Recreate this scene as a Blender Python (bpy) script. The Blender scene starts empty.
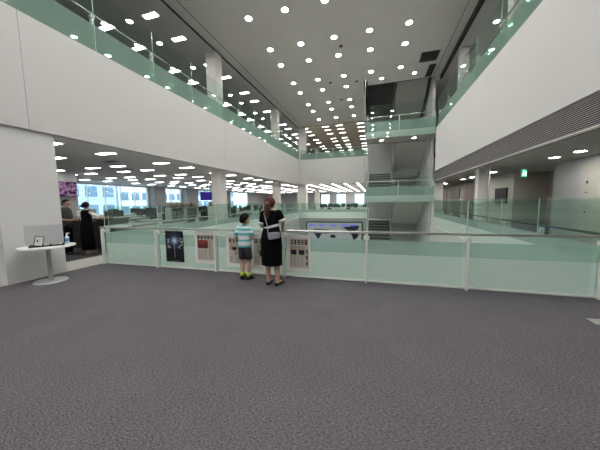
import bpy, bmesh, math, random
from mathutils import Vector, Matrix
random.seed(7)
S = bpy.context.scene
COL = S.collection

# ------------------------------------------------------------------ materials
def new_mat(name):
    m = bpy.data.materials.new(name); m.use_nodes = True
    nt = m.node_tree; nt.nodes.clear()
    out = nt.nodes.new('ShaderNodeOutputMaterial')
    return m, nt, out

def mat(name, color, rough=.6, metal=0., var=.06, scale=8., bump=0., bscale=200., spec=.4):
    m, nt, out = new_mat(name)
    p = nt.nodes.new('ShaderNodeBsdfPrincipled')
    p.inputs['Roughness'].default_value = rough; p.inputs['Metallic'].default_value = metal
    p.inputs['Specular IOR Level'].default_value = spec
    tc = nt.nodes.new('ShaderNodeTexCoord')
    nz = nt.nodes.new('ShaderNodeTexNoise'); nz.inputs['Scale'].default_value = scale; nz.inputs['Detail'].default_value = 3
    nt.links.new(tc.outputs['Object'], nz.inputs['Vector'])
    mx = nt.nodes.new('ShaderNodeMixRGB')
    c = color
    mx.inputs[1].default_value = (c[0]*(1-var), c[1]*(1-var), c[2]*(1-var), 1)
    mx.inputs[2].default_value = (min(1, c[0]*(1+var)), min(1, c[1]*(1+var)), min(1, c[2]*(1+var)), 1)
    nt.links.new(nz.outputs['Fac'], mx.inputs[0]); nt.links.new(mx.outputs[0], p.inputs['Base Color'])
    if bump:
        n2 = nt.nodes.new('ShaderNodeTexNoise'); n2.inputs['Scale'].default_value = bscale; n2.inputs['Detail'].default_value = 2
        nt.links.new(tc.outputs['Object'], n2.inputs['Vector'])
        b = nt.nodes.new('ShaderNodeBump'); b.inputs['Strength'].default_value = bump; b.inputs['Distance'].default_value = .01
        nt.links.new(n2.outputs['Fac'], b.inputs['Height']); nt.links.new(b.outputs[0], p.inputs['Normal'])
    nt.links.new(p.outputs[0], out.inputs[0])
    return m

def emit(name, color, strength):
    m, nt, out = new_mat(name)
    e = nt.nodes.new('ShaderNodeEmission'); e.inputs[0].default_value = (*color, 1); e.inputs[1].default_value = strength
    nt.links.new(e.outputs[0], out.inputs[0]); return m

def glass(name, tint, base=.035, top=.75):
    m, nt, out = new_mat(name)
    tr = nt.nodes.new('ShaderNodeBsdfTransparent'); tr.inputs[0].default_value = (*tint, 1)
    gl = nt.nodes.new('ShaderNodeBsdfGlossy'); gl.inputs['Roughness'].default_value = .03; gl.inputs['Color'].default_value = (.93, 1, .97, 1)
    lw = nt.nodes.new('ShaderNodeLayerWeight'); lw.inputs[0].default_value = .5
    pw = nt.nodes.new('ShaderNodeMath'); pw.operation = 'POWER'; pw.inputs[1].default_value = 5
    ma = nt.nodes.new('ShaderNodeMath'); ma.operation = 'MULTIPLY_ADD'; ma.inputs[1].default_value = top; ma.inputs[2].default_value = base
    nt.links.new(lw.outputs['Facing'], pw.inputs[0]); nt.links.new(pw.outputs[0], ma.inputs[0])
    mx = nt.nodes.new('ShaderNodeMixShader')
    nt.links.new(ma.outputs[0], mx.inputs[0]); nt.links.new(tr.outputs[0], mx.inputs[1]); nt.links.new(gl.outputs[0], mx.inputs[2])
    nt.links.new(mx.outputs[0], out.inputs[0]); return m

def frost(name, color, clear, tl):
    m, nt, out = new_mat(name)
    tr = nt.nodes.new('ShaderNodeBsdfTransparent'); tr.inputs[0].default_value = (*[min(1, c*1.1) for c in color], 1)
    tn = nt.nodes.new('ShaderNodeBsdfTranslucent'); tn.inputs[0].default_value = (*color, 1)
    df = nt.nodes.new('ShaderNodeBsdfDiffuse'); df.inputs[0].default_value = (*color, 1)
    a = nt.nodes.new('ShaderNodeMixShader'); a.inputs[0].default_value = tl
    nt.links.new(df.outputs[0], a.inputs[1]); nt.links.new(tn.outputs[0], a.inputs[2])
    b = nt.nodes.new('ShaderNodeMixShader'); b.inputs[0].default_value = clear
    nt.links.new(a.outputs[0], b.inputs[1]); nt.links.new(tr.outputs[0], b.inputs[2])
    nt.links.new(b.outputs[0], out.inputs[0]); return m

def carpet_mat(name, c1, c2, sc, pos):
    m, nt, out = new_mat(name)
    p = nt.nodes.new('ShaderNodeBsdfPrincipled'); p.inputs['Roughness'].default_value = .85; p.inputs['Specular IOR Level'].default_value = .25
    tc = nt.nodes.new('ShaderNodeTexCoord')
    mp = nt.nodes.new('ShaderNodeMapping'); mp.inputs['Rotation'].default_value = (0, 0, .5); mp.inputs['Scale'].default_value = (1, 2.2, 1)
    nt.links.new(tc.outputs['Object'], mp.inputs[0])
    n1 = nt.nodes.new('ShaderNodeTexNoise'); n1.inputs['Scale'].default_value = sc; n1.inputs['Detail'].default_value = 5; n1.inputs['Roughness'].default_value = 1.0
    nt.links.new(mp.outputs[0], n1.inputs['Vector'])
    n2 = nt.nodes.new('ShaderNodeTexNoise'); n2.inputs['Scale'].default_value = 2.2; n2.inputs['Detail'].default_value = 2
    nt.links.new(tc.outputs['Object'], n2.inputs['Vector'])
    r = nt.nodes.new('ShaderNodeValToRGB'); r.color_ramp.elements[0].position = pos[0]; r.color_ramp.elements[1].position = pos[1]
    r.color_ramp.elements[0].color = (*c1, 1); r.color_ramp.elements[1].color = (*c2, 1)
    nt.links.new(n1.outputs['Fac'], r.inputs[0])
    mx = nt.nodes.new('ShaderNodeMixRGB'); mx.blend_type = 'MULTIPLY'; mx.inputs[0].default_value = .25
    nt.links.new(r.outputs[0], mx.inputs[1]); nt.links.new(n2.outputs['Fac'], mx.inputs[2])
    nt.links.new(mx.outputs[0], p.inputs['Base Color'])
    b = nt.nodes.new('ShaderNodeBump'); b.inputs['Strength'].default_value = .1; b.inputs['Distance'].default_value = .004
    nt.links.new(n1.outputs['Fac'], b.inputs['Height']); nt.links.new(b.outputs[0], p.inputs['Normal'])
    nt.links.new(p.outputs[0], out.inputs[0]); return m

def stripe_mat(name, bands, axis='Z', rough=.85):
    """horizontal knitted bands: list of (upper position 0..1, colour) along object z between z0 and z1"""
    z0, z1, cols = bands
    m, nt, out = new_mat(name)
    p = nt.nodes.new('ShaderNodeBsdfPrincipled'); p.inputs['Roughness'].default_value = rough
    tc = nt.nodes.new('ShaderNodeTexCoord'); sp = nt.nodes.new('ShaderNodeSeparateXYZ')
    nt.links.new(tc.outputs['Object'], sp.inputs[0])
    mr = nt.nodes.new('ShaderNodeMapRange'); mr.inputs[1].default_value = z0; mr.inputs[2].default_value = z1
    nt.links.new(sp.outputs[axis], mr.inputs[0])
    r = nt.nodes.new('ShaderNodeValToRGB'); r.color_ramp.interpolation = 'CONSTANT'
    el = r.color_ramp.elements
    while len(el) > 1: el.remove(el[-1])
    el[0].position = 0; el[0].color = (*cols[0][1], 1)
    for pos, c in cols[1:]:
        e = el.new(pos); e.color = (*c, 1)
    nt.links.new(mr.outputs[0], r.inputs[0]); nt.links.new(r.outputs[0], p.inputs['Base Color'])
    nt.links.new(p.outputs[0], out.inputs[0]); return m

M = {}
M['carpet'] = carpet_mat('carpet', (.017, .0155, .018), (.28, .255, .277), 46, (.40, .63))
M['carpet_dark'] = carpet_mat('office carpet', (.018, .018, .019), (.07, .07, .073), 60, (.36, .64))
M['stone'] = mat('pale stone', (.42, .41, .38), .5, scale=30)
M['wall'] = mat('warm white plaster', (.60, .59, .577), .8, var=.02, scale=3, bump=.12, bscale=160)
M['wall_plain'] = mat('smooth white wall', (.68, .675, .665), .55, var=.02, scale=2)
M['ceil'] = mat('grey white ceiling', (.80, .785, .76), .85, var=.02, scale=2, bump=.05, bscale=90)
M['ceil_dark'] = mat('office ceiling board', (.74, .73, .72), .85, var=.04, scale=4, bump=.08, bscale=60)
M['ceil_tan'] = mat('far office ceiling board', (.66, .59, .50), .85, var=.04, scale=4)
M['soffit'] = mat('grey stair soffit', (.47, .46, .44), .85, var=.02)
M['groove'] = mat('dark shadow gap', (.05, .05, .05), .8)
M['tile'] = mat('ivory column tile', (.74, .71, .67), .45, var=.03, scale=6)
M['brown'] = mat('brown wood panel', (.34, .26, .22), .5, var=.12, scale=5)
M['beige'] = mat('beige wall panel', (.44, .42, .375), .6, var=.03)
M['greywall'] = mat('cool grey panel', (.40, .40, .395), .5, var=.03)
M['pillar'] = mat('mid grey pillar', (.30, .30, .31), .6)
M['black'] = mat('black plastic', (.012, .012, .013), .45, spec=.3)
M['blackmetal'] = mat('black painted metal', (.02, .02, .02), .5)
M['darkgrey'] = mat('dark grey plastic', (.06, .062, .065), .5)
M['midgrey'] = mat('mid grey plastic', (.25, .25, .26), .5)
M['white'] = mat('white laminate', (.90, .90, .88), .35, var=.02)
M['postwhite'] = mat('white coated steel', (.90, .90, .87), .35, var=.02)
M['steel'] = mat('brushed stainless steel', (.72, .70, .67), .28, metal=.85, var=.05, scale=40)
M['grey_metal'] = mat('grey coated metal', (.42, .44, .43), .4, metal=.3)
M['glass'] = glass('green tinted guard glass', (.895, .95, .928))
M['slat'] = mat('grey louvre slat', (.55, .52, .54), .5)
M['edge'] = mat('polished glass edge', (.60, .76, .69), .2)
M['winglass'] = glass('window glass', (.93, .97, .98), .03, .5)
M['acrylic'] = glass('smoky clear acrylic', (.90, .90, .92), .03, .35)
M['frost'] = frost('frosted film', (.92, .965, .94), .22, .5)
M['semi'] = frost('half frosted film', (.72, .81, .775), .5, .55)
M['upfilm'] = frost('light frosted film', (.55, .68, .62), .62, .5)
M['down'] = emit('downlight diffuser', (1, .985, .955), 110)
M['rect'] = emit('office light diffuser', (1, .985, .95), 16)
M['rectfar'] = emit('strip light diffuser', (1, .985, .95), 12)
M['refl'] = mat('white reflector', (.85, .85, .83), .3)
M['exit_green'] = emit('exit sign green', (.02, .55, .28), 1.1)
M['exit_white'] = emit('exit sign white', (.9, 1, .95), 1.3)
M['skin'] = mat('skin', (.56, .36, .26), .5, var=.05, scale=20)
M['hairblack'] = mat('black hair', (.006, .005, .005), .6, var=.3, scale=60, spec=.15)
M['hairbrown'] = mat('reddish brown hair', (.085, .030, .018), .5, var=.35, scale=50)
M['blackcloth'] = mat('black cloth', (.005, .005, .006), .95, var=.2, scale=20, spec=.08)
M['whitecloth'] = mat('white cloth', (.80, .79, .77), .8)
M['shorts'] = mat('charcoal shorts', (.05, .052, .055), .85, var=.2, scale=15)
M['greyshirt'] = mat('dark grey shirt', (.075, .077, .078), .85, var=.15, scale=20)
M['neon'] = mat('neon yellow knit', (.62, .85, .05), .8)
M['bag'] = mat('grey bag fabric', (.36, .36, .39), .5, var=.15, scale=25)
M['eye'] = mat('dark iris', (.01, .008, .008), .2)
M['lips'] = mat('lips', (.45, .18, .15), .5)
TQ = (.13, .56, .55); WH = (.80, .82, .82)
M['tee'] = stripe_mat('striped tee', (.64, 1.10, [(0, TQ), (.10, WH), (.26, TQ), (.34, WH), (.50, TQ), (.62, WH), (.70, TQ), (.80, WH), (.88, TQ), (.95, WH)]))

def scarf_mat():
    m, nt, out = new_mat('red patterned scarf')
    p = nt.nodes.new('ShaderNodeBsdfPrincipled'); p.inputs['Roughness'].default_value = .8
    tc = nt.nodes.new('ShaderNodeTexCoord'); v = nt.nodes.new('ShaderNodeTexVoronoi'); v.inputs['Scale'].default_value = 28
    r = nt.nodes.new('ShaderNodeValToRGB'); r.color_ramp.elements[0].color = (.012, .005, .006, 1); r.color_ramp.elements[1].color = (.12, .011, .016, 1)
    r.color_ramp.elements[0].position = .15; r.color_ramp.elements[1].position = .45
    nt.links.new(tc.outputs['Object'], v.inputs['Vector']); nt.links.new(v.outputs['Distance'], r.inputs[0])
    nt.links.new(r.outputs[0], p.inputs['Base Color']); nt.links.new(p.outputs[0], out.inputs[0]); return m
M['scarf'] = scarf_mat()

# ------------------------------------------------------------------ mesh builder
class MB:
    def __init__(s, org=(0, 0, 0)):
        s.bm = bmesh.new(); s.o = Vector(org)
    def box(s, x0, x1, y0, y1, z0, z1, bev=0):
        r = bmesh.ops.create_cube(s.bm, size=1)
        vs = r['verts']
        for v in vs:
            v.co = Vector(((x0+x1)/2+v.co.x*(x1-x0), (y0+y1)/2+v.co.y*(y1-y0), (z0+z1)/2+v.co.z*(z1-z0))) - s.o
        if bev:
            es = list({e for v in vs for e in v.link_edges})
            bmesh.ops.bevel(s.bm, geom=es, offset=bev, segments=2, affect='EDGES', profile=.5)
        return s
    def cyl(s, c, r, z0, z1, n=24, r2=None, ax='Z'):
        q = bmesh.ops.create_cone(s.bm, cap_ends=True, segments=n, radius1=r, radius2=r if r2 is None else r2, depth=abs(z1-z0))
        mm = {'Z': Matrix.Identity(3), 'X': Matrix.Rotation(math.pi/2, 3, 'Y'), 'Y': Matrix.Rotation(-math.pi/2, 3, 'X')}[ax]
        mid = {'Z': Vector((c[0], c[1], (z0+z1)/2)), 'X': Vector(((z0+z1)/2, c[0], c[1])), 'Y': Vector((c[0], (z0+z1)/2, c[1]))}[ax]
        for v in q['verts']: v.co = mm @ v.co + mid - s.o
        return s
    def tube(s, pts, radii, n=12, flat=None):
        """swept tube; radii numbers or (a,b)"""
        pts = [Vector(p) for p in pts]
        if not isinstance(radii, (list, tuple)) or (isinstance(radii, tuple)): radii = [radii]*len(pts)
        t0 = (pts[1]-pts[0]).normalized()
        up = Vector(flat) if flat else (Vector((0, 0, 1)) if abs(t0.z) < .9 else Vector((0, 1, 0)))
        rings = []
        L = len(pts)
        for i, p in enumerate(pts):
            t = (pts[min(i+1, L-1)]-pts[max(i-1, 0)]).normalized()
            a = t.cross(up)
            if a.length < 1e-4: a = t.orthogonal()
            a.normalize(); b = a.cross(t).normalized(); up = b
            ra = radii[i]
            r1, r2 = ra if isinstance(ra, (tuple, list)) else (ra, ra)
            rings.append([s.bm.verts.new(p+a*(r1*math.cos(2*math.pi*k/n))+b*(r2*math.sin(2*math.pi*k/n))-s.o) for k in range(n)])
        s.skin(rings); return s
    def skin(s, rings):
        n = len(rings[0])
        for A, B in zip(rings[:-1], rings[1:]):
            for k in range(n):
                s.bm.faces.new((A[k], A[(k+1) % n], B[(k+1) % n], B[k]))
        s.bm.faces.new(rings[0][::-1]); s.bm.faces.new(rings[-1])
    def rings(s, data, n=24, org=(0, 0, 0)):
        """horizontal elliptical rings: (z, cx, cy, rx, ry)"""
        rr = [[s.bm.verts.new(Vector((cx+rx*math.cos(2*math.pi*k/n), cy+ry*math.sin(2*math.pi*k/n), z))+Vector(org)-s.o) for k in range(n)] for z, cx, cy, rx, ry in data]
        s.skin(rr); return s
    def ball(s, c, r, sc=(1, 1, 1), seg=16, rot=None):
        q = bmesh.ops.create_uvsphere(s.bm, u_segments=seg, v_segments=max(8, seg//2+2), radius=r)
        for v in q['verts']:
            w = Vector((v.co.x*sc[0], v.co.y*sc[1], v.co.z*sc[2]))
            if rot: w = rot @ w
            v.co = w+Vector(c)-s.o
        return s
    def poly(s, pts, h):
        """prism: list of 3d points extruded by vector h"""
        a = [s.bm.verts.new(Vector(p)-s.o) for p in pts]; b = [s.bm.verts.new(Vector(p)+Vector(h)-s.o) for p in pts]
        s.skin([a, b]); return s
    def mesh(s, name, m, smooth=False):
        bmesh.ops.recalc_face_normals(s.bm, faces=s.bm.faces)
        me = bpy.data.meshes.new(name); s.bm.to_mesh(me); s.bm.free()
        if smooth:
            for p in me.polygons: p.use_smooth = True
        if m is not None: me.materials.append(m)
        return me
    def build(s, name, m, parent=None, smooth=False, label=None):
        o = bpy.data.objects.new(name, s.mesh(name, m, smooth)); COL.objects.link(o)
        if parent is not None: o.parent = parent
        else: o.location = s.o
        if label: o['label'] = label
        return o

def thing(name, label, cat, loc=(0, 0, 0), rz=0, group=None):
    o = bpy.data.objects.new(name, None); o.empty_display_size = .1; COL.objects.link(o)
    o.location = loc; o.rotation_euler = (0, 0, rz); return tag(o, label, cat, group)
def tag(o, label, cat, group=None):
    o['label'] = label; o['category'] = cat
    if group: o['group'] = group
    return o
def struct(o, label=None, cat='wall'):
    o['kind'] = 'structure'; o['label'] = label or o.name.replace('_', ' '); o['category'] = cat; return o
def sbox(name, m, *a, label=None, cat='wall', bev=0):
    return struct(MB().box(*a, bev=bev).build(name, M[m]), label, cat)
def copy_tree(o, loc, rz=0, label=None, group=None):
    r = o.copy(); COL.objects.link(r); r.location = loc; r.rotation_euler = (0, 0, rz)
    if label: r['label'] = label
    if group: r['group'] = group
    for ch in list(o.children):
        c = ch.copy(); COL.objects.link(c); c.parent = r
        for g in ch.children:
            d = g.copy(); COL.objects.link(d); d.parent = c
    return r
ORD = ['first', 'second', 'third', 'fourth', 'fifth', 'sixth', 'seventh', 'eighth', 'ninth', 'tenth', 'eleventh', 'twelfth', 'thirteenth', 'fourteenth', 'fifteenth', 'sixteenth', 'seventeenth', 'eighteenth', 'nineteenth', 'twentieth', 'twenty-first', 'twenty-second', 'twenty-third', 'twenty-fourth', 'twenty-fifth', 'twenty-sixth', 'twenty-seventh', 'twenty-eighth', 'twenty-ninth', 'thirtieth']

# ------------------------------------------------------------------ levels and planes
XL, XR = -6.6, 3.1        # atrium side planes
YG, YE = 4.72, 22.4       # near guard, far end
ZC, ZU = 3.04, 5.25       # lower office ceiling, upper floor
ZUC, ZA = 8.33, 8.44      # upper office ceiling, atrium ceiling
YSH = 16.7                # start of the stair shaft

# ------------------------------------------------------------------ setting
sbox('floor', 'carpet', -6.68, 5.3, -9, 4.83, -.3, 0, label='grey flecked carpet floor of the landing', cat='floor')
sbox('floor_threshold', 'stone', -7.8, -6.68, -9, 22.4, -.3, 0, label='pale stone strip between carpet and office', cat='floor')
sbox('floor_office', 'carpet_dark', -19.7, -7.8, -9, 46, -.3, 0, label='dark office floor left of the atrium', cat='floor')
sbox('floor_far_office', 'stone', -7.8, 7.5, 22.6, 46, -.3, 0, label='dark office floor beyond the far guard', cat='floor')
sbox('floor_corridor', 'carpet_dark', 3.3, 7.5, 4.83, 30, -.3, 0, label='corridor floor right of the atrium', cat='floor')
sbox('floor_lower', 'stone', -12, 8, 4, 24, -5.5, -5.3, label='pale floor at the bottom of the atrium', cat='floor')
# slab faces below our own level
sbox('wall_left_fascia', 'wall', -6.85, -6.6, 4.83, YE, -2.2, -.001, label='white slab edge below the left glass guard')
sbox('wall_right_fascia', 'wall', 3.2, 3.3, 4.83, YE, -2.2, -.001, label='white slab edge below the right glass guard')
sbox('wall_far_lower', 'greywall', -6.6, 3.2, YE, YE+.2, -5.3, -.001, label='grey wall below the far glass guard')
sbox('wall_far_lower_side', 'greywall', 3.2, 5.6, YE, YE+.2, -5.5, -.301, label='end wall of the storey below, right side')
sbox('wall_far_lower_edge', 'greywall', -9.2, -6.601, YE, YE+.2, -5.5, -.301, label='end wall of the storey below, left side')
sbox('wall_left_lower', 'wall', -9.2, -9, 4, YE, -5.3, -.3, label='wall of the floor below, left side')
sbox('wall_right_lower', 'wall', 5.4, 5.6, 4, YE, -5.3, -.3, label='wall of the floor below, right side')
sbox('wall_near_lower', 'wall', -9, 5.4, 4.0, 4.2, -5.3, -.3, label='wall of the floor below under the carpet landing')

# left band: panels with narrow dark joints
def band(name, m, xa, xb, y0, y1, z0, z1, joints, label):
    b = MB(); ys = [y0]+[j for j in joints if y0 < j < y1]+[y1]
    for a, c in zip(ys[:-1], ys[1:]): b.box(xa, xb, a+.004, c-.004, z0, z1)
    struct(b.build(name, M[m]), label, 'wall')
band('wall_left', 'wall', -6.85, -6.6, -9, YE, ZC-.03, 5.23, [3.5+7*k for k in range(-2, 3)], 'broad white slab band along the left of the atrium')
sbox('wall_left_backing', 'pillar', -6.84, -6.612, -9, YE, ZC-.02, 5.2, label='dark joint behind the left white band')
sbox('wall_end', 'wall', -6.6, -.62, YE, YE+.25, ZC-.03, 5.22, label='white slab band across the far end of the atrium')
sbox('wall_right', 'wall', XR, XR+.25, -9, 15.6, 3.05, 5.34, label='broad white slab band along the right of the atrium')
# ceilings
sbox('ceiling', 'ceil', -7.05, 3.5, -9, YSH, ZA, ZA+.2, label='high grey ceiling over the atrium', cat='ceiling')
sbox('ceiling_end', 'ceil', -7.05, -.6, YSH, 23.6, ZA, ZA+.2, label='high grey ceiling over the far atrium', cat='ceiling')
sbox('ceiling_upper_left', 'ceil_dark', -19.7, -7.05, -9, 46, ZUC, ZUC+.25, label='dark ceiling of the upper left office', cat='ceiling')
sbox('trim_1', 'groove', -7.12, -7.04, -9, 23.6, ZUC+.02, ZA+.05, label='dark groove between ceilings on the left', cat='trim')
sbox('ceiling_upper_end', 'ceil_tan', -7.05, 7.5, 23.6, 46, ZUC, ZUC+.25, label='tan ceiling of the upper far office', cat='ceiling')
sbox('ceiling_upper_right', 'ceil_dark', 3.5, 7.5, -9, 23.6, ZUC-.05, ZUC+.2, label='dark ceiling of the upper right corridor', cat='ceiling')
sbox('trim_4', 'pillar', -6.62, -6.585, -9, 23.6, ZA-.006, ZA+.01, label='thin dark line along the left side of the atrium ceiling', cat='trim')
sbox('trim_5', 'pillar', 3.08, 3.11, -9, YSH, ZA-.006, ZA+.01, label='thin dark line along the right side of the atrium ceiling', cat='trim')
sbox('trim_2', 'groove', 3.42, 3.52, -9, YSH, ZUC-.1, ZA+.02, label='dark groove between ceilings on the right', cat='trim')
sbox('ceiling_lower_left', 'ceil_dark', -19.7, -6.85, -9, 46, ZC, ZC+.2, label='ceiling of the open office on the left', cat='ceiling')
sbox('ceiling_lower_end', 'ceil_dark', -6.85, 7.5, YE+.25, 46, ZC, ZC+.2, label='ceiling of the open office at the far end', cat='ceiling')
sbox('floor_upper_left', 'carpet_dark', -19.7, -6.85, -9, 46, ZU-.2, ZU-.02, label='upper office floor on the left', cat='floor')
sbox('floor_upper_end', 'stone', -6.85, 7.5, YE+.25, 46, ZU-.2, ZU-.02, label='upper office floor at the far end', cat='floor')
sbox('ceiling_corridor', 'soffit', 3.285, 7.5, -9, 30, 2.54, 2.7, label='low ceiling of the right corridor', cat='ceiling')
sbox('floor_upper_right', 'carpet_dark', 3.35, 7.5, -9, 23.6, 4.9, 5.3, label='upper corridor floor on the right', cat='floor')
# outer shell
sbox('wall_back', 'wall', -19.7, 7.7, -9.2, -9, -.3, 8.8, label='white wall behind the viewpoint')
sbox('wall_far', 'wall_plain', -19.7, 7.7, 46, 46.2, ZC, 8.7, label='far wall of the upper office')
sbox('wall_outer_left', 'wall_plain', -19.9, -19.7, -9, 46, ZC, 8.7, label='outer wall of the upper left office')
sbox('wall_outer_right', 'wall_plain', 7.5, 7.7, -9, 46, -.3, 8.7, label='outer wall on the right')
sbox('wall_corridor_end', 'brown', 3.3, 7.5, 30, 30.2, 0, 2.6, label='brown wall at the end of the corridor')

# lower office outer wall with windows
def window(n, axis, c, a0, a1, z0, z1, nm, nt_=2):
    """axis 'X': wall in plane x=c running along y"""
    def bx(mb, u0, u1, d0, d1, za, zb):
        if axis == 'X': mb.box(c+d0, c+d1, u0, u1, za, zb)
        else: mb.box(u0, u1, c+d0, c+d1, za, zb)
    fr = MB()
    for k in range(nm+1):
        u = a0+(a1-a0)*k/nm; bx(fr, u-.015, u+.015, -.04, .04, z0, z1)
    for z in [z0, z1]+[z0+(z1-z0)*k/nt_ for k in range(1, nt_)]: bx(fr, a0, a1, -.05, .05, z-.015, z+.015)
    w = struct(fr.build('window_%d' % n, M['white']), 'white framed window in the office outer wall', 'window')
    g = MB(); bx(g, a0, a1, -.006, .006, z0, z1); g.build('pane', M['winglass'], w)
    return w
def outer(name, axis, c, spans, m='wall_plain'):
    b = MB()
    for u0, u1, za, zb in spans:
        if axis == 'X': b.box(c-.1, c+.1, u0, u1, za, zb)
        else: b.box(u0, u1, c-.1, c+.1, za, zb)
    struct(b.build(name, M[m]), name.replace('_', ' '), 'wall')
W1 = [(12.0, 18.2), (19.75, 22.3), (24.3, 29.5), (31, 37)]
sp = [(-9, 46, -.3, .75), (-9, 46, 2.95, 3.04)]; e = -9
for a, b_ in W1: sp.append((e, a, .75, 2.95)); e = b_
sp.append((e, 46, .75, 2.95))
outer('wall_office_left', 'X', -19.6, sp)
for i, (a, b_) in enumerate(W1): window(i+1, 'X', -19.6, a, b_, .75, 2.95, max(2, round((b_-a)/1.25)), 2)
W2 = [(-9.4, -7.9), (-6.6, -5.0), (-3.4, -1.8), (-.3, 1.3)]
sp = [(-19.7, 7.5, -.3, .85), (-19.7, 7.5, 2.7, 3.04)]; e = -19.7
for a, b_ in W2: sp.append((e, a, .85, 2.7)); e = b_
sp.append((e, 7.5, .85, 2.7))
outer('wall_office_far', 'Y', 46.1, sp)
for i, (a, b_) in enumerate(W2): window(i+5, 'Y', 46.1, a, b_, .85, 2.7, 2, 2)
for i, (a, b_) in enumerate([(18.35, 19.65), (22.45, 24.25), (29.6, 30.9)]):
    struct(MB().box(-19.5, -18.9, a, b_, 0, ZC).build('wall_pillar_%d' % (i+1), M['pillar']), 'grey pillar between the office windows', 'pillar')
sbox('wall_office_block', 'greywall', -15.2, -14.05, 7.6, 9.05, 0, ZC, label='grey core wall in the left office behind the screen')

# columns along the left edge of the atrium (lower and upper storey)
def column(name, x0, x1, y0, y1, z0, z1, label):
    b = MB(); n = max(4, int((z1-z0)/.30)); h = (z1-z0)/n
    b.box(x0+.008, x1-.008, y0+.008, y1-.008, z0, z1)
    for k in range(n): b.box(x0, x1, y0, y1, z0+k*h+.004, z0+(k+1)*h-.004)
    struct(b.build(name, M['tile']), label, 'column')
sbox('wall_left_pier', 'wall_plain', -7.5, -6.66, 2.96, 3.93, 0, ZC, label='white pier behind the round table')
for k, (a, b_) in enumerate([(10.62, 11.12), (18.2, 18.7), (25.4, 25.9), (32.6, 33.1)]):
    column('column', -7.5, -7.0, a, b_, 0, ZC, 'ivory tiled column on the office floor, %s from the carpet landing' % ORD[k])
    column('column', -7.5, -7.0, a, b_, ZU, ZUC, 'ivory tiled column on the upper left floor, %s from the viewer' % ORD[k])
for k, y in enumerate([8.9, 13.6]): column('column', 3.6, 3.95, y, y+.35, 5.3, ZUC-.05, 'pale column on the upper right floor, %s from the viewer' % ORD[k])
column('column', -6.9, -6.1, 22.75, 23.5, 0, ZC, 'ivory corner column at the far end of the office floor')
column('column', -6.95, -6.35, 23.7, 24.3, ZU, ZUC, 'slim corner column at the far end of the upper floor')

# ------------------------------------------------------------------ right corridor
sbox('wall_corridor_panel', 'greywall', 5.2, 7.5, -9, 9.7, 0, 2.54, label='grey wall panel beside the corridor')
sbox('wall_corridor_recess', 'brown', 6.6, 7.5, 9.7, 17, 0, 2.54, label='brown recessed corridor wall under the exit sign')
sbox('wall_corridor_beige', 'beige', 5.45, 6.6, 12.6, 17, 0, 2.54, label='beige wall with the dark picture')
sbox('wall_corridor_far', 'beige', 5.7, 7.5, 17, 30, 0, 2.54, label='far corridor wall')
column('column', 3.45, 3.74, 10.38, 10.67, 0, 2.54, 'white column standing in the right corridor')
sbox('wall_corridor_pier', 'tile', 3.25, 3.7, 16.3, 16.9, 0, 2.54, label='narrow pale pier at the far end of the right guard')
sbox('trim_3', 'steel', 3.5, 3.54, 9.66, 9.70, 0, 2.54, label='slim metal trim beside the corridor column', cat='trim')
d = thing('door_1', 'pale flush door in the grey corridor panel', 'door', (5.19, 7.9, 0)); d['kind'] = 'structure'
MB(d.location).box(5.165, 5.2, 7.1, 8.55, 0, 2.35).build('door_leaf', M['beige'], d)
b = MB(d.location)
b.box(5.155, 5.165, 8.3, 8.36, 1.85, 1.92); b.box(5.155, 5.165, 8.28, 8.38, 1.62, 1.64); b.box(5.155, 5.165, 8.31, 8.35, 1.1, 1.15)
b.build('door_plate', M['darkgrey'], d)
for k, (a, b_) in enumerate([(17.6, 19.2), (20.4, 22.4), (23.6, 26.0)]):
    t = thing('door_%d' % (k+2), 'brown wooden door in the far corridor wall, %s along' % ORD[k], 'door', (5.68, a, 0)); t['kind'] = 'structure'
    MB(t.location).box(5.64, 5.70, a, b_, 0, 2.3).build('door_leaf', M['brown'], t)
    MB(t.location).box(5.60, 5.64, a+.1, a+.14, .9, 1.2).build('handle', M['steel'], t)
# louvre
t = thing('air_grille', 'long dark louvred air grille under the white right band', 'grille', (3.2, 3, 2.54))
MB(t.location).box(3.24, 3.28, -9, 16.2, 2.54, 3.05).build('backing', M['groove'], t)
b = MB(t.location)
for k in range(14): z = 2.575+k*.0335; b.poly([(3.13, -9, z), (3.13, -9, z+.007), (3.15, -9, z+.008), (3.15, -9, z+.003)], (0, 25.2, 0))
b.build('slats', M['slat'], t)
MB(t.location).box(3.12, 3.284, -9, 16.2, 2.541, 2.556).build('bottom_rail', M['postwhite'], t)
# exit sign
t = thing('exit_sign', 'green illuminated exit sign hanging over the right corridor', 'sign', (4.75, 10.4, 2.22))
MB(t.location).box(4.68, 4.83, 10.36, 10.42, 2.2, 2.46, bev=.008).build('housing', M['white'], t)
MB(t.location).box(4.69, 4.82, 10.352, 10.36, 2.21, 2.45).build('sign_face', M['exit_green'], t)
b = MB(t.location)
b.box(4.785, 4.81, 10.348, 10.352, 2.23, 2.40); b.ball((4.735, 10.349, 2.41), .014, (1, .2, 1))
b.box(4.722, 4.75, 10.348, 10.352, 2.33, 2.395); b.box(4.70, 4.732, 10.348, 10.352, 2.25, 2.325); b.box(4.738, 4.77, 10.348, 10.352, 2.26, 2.32)
b.build('running_figure', M['exit_white'], t)
MB(t.location).cyl((4.75, 10.39), .008, 2.46, 2.54, 8).build('hanger', M['steel'], t)
# dark picture
t = thing('framed_picture', 'dark framed picture on the beige corridor wall', 'picture', (5.44, 13.6, 1.3))
MB(t.location).box(5.40, 5.448, 13.05, 14.15, 1.30, 1.97).build('frame', M['blackmetal'], t)
b = MB(t.location)
for k in range(9): b.box(5.392, 5.402, 13.12+k*.11, 13.20+k*.11, 1.35, 1.42+.10*random.random())
b.build('print', M['midgrey'], t)

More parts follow.
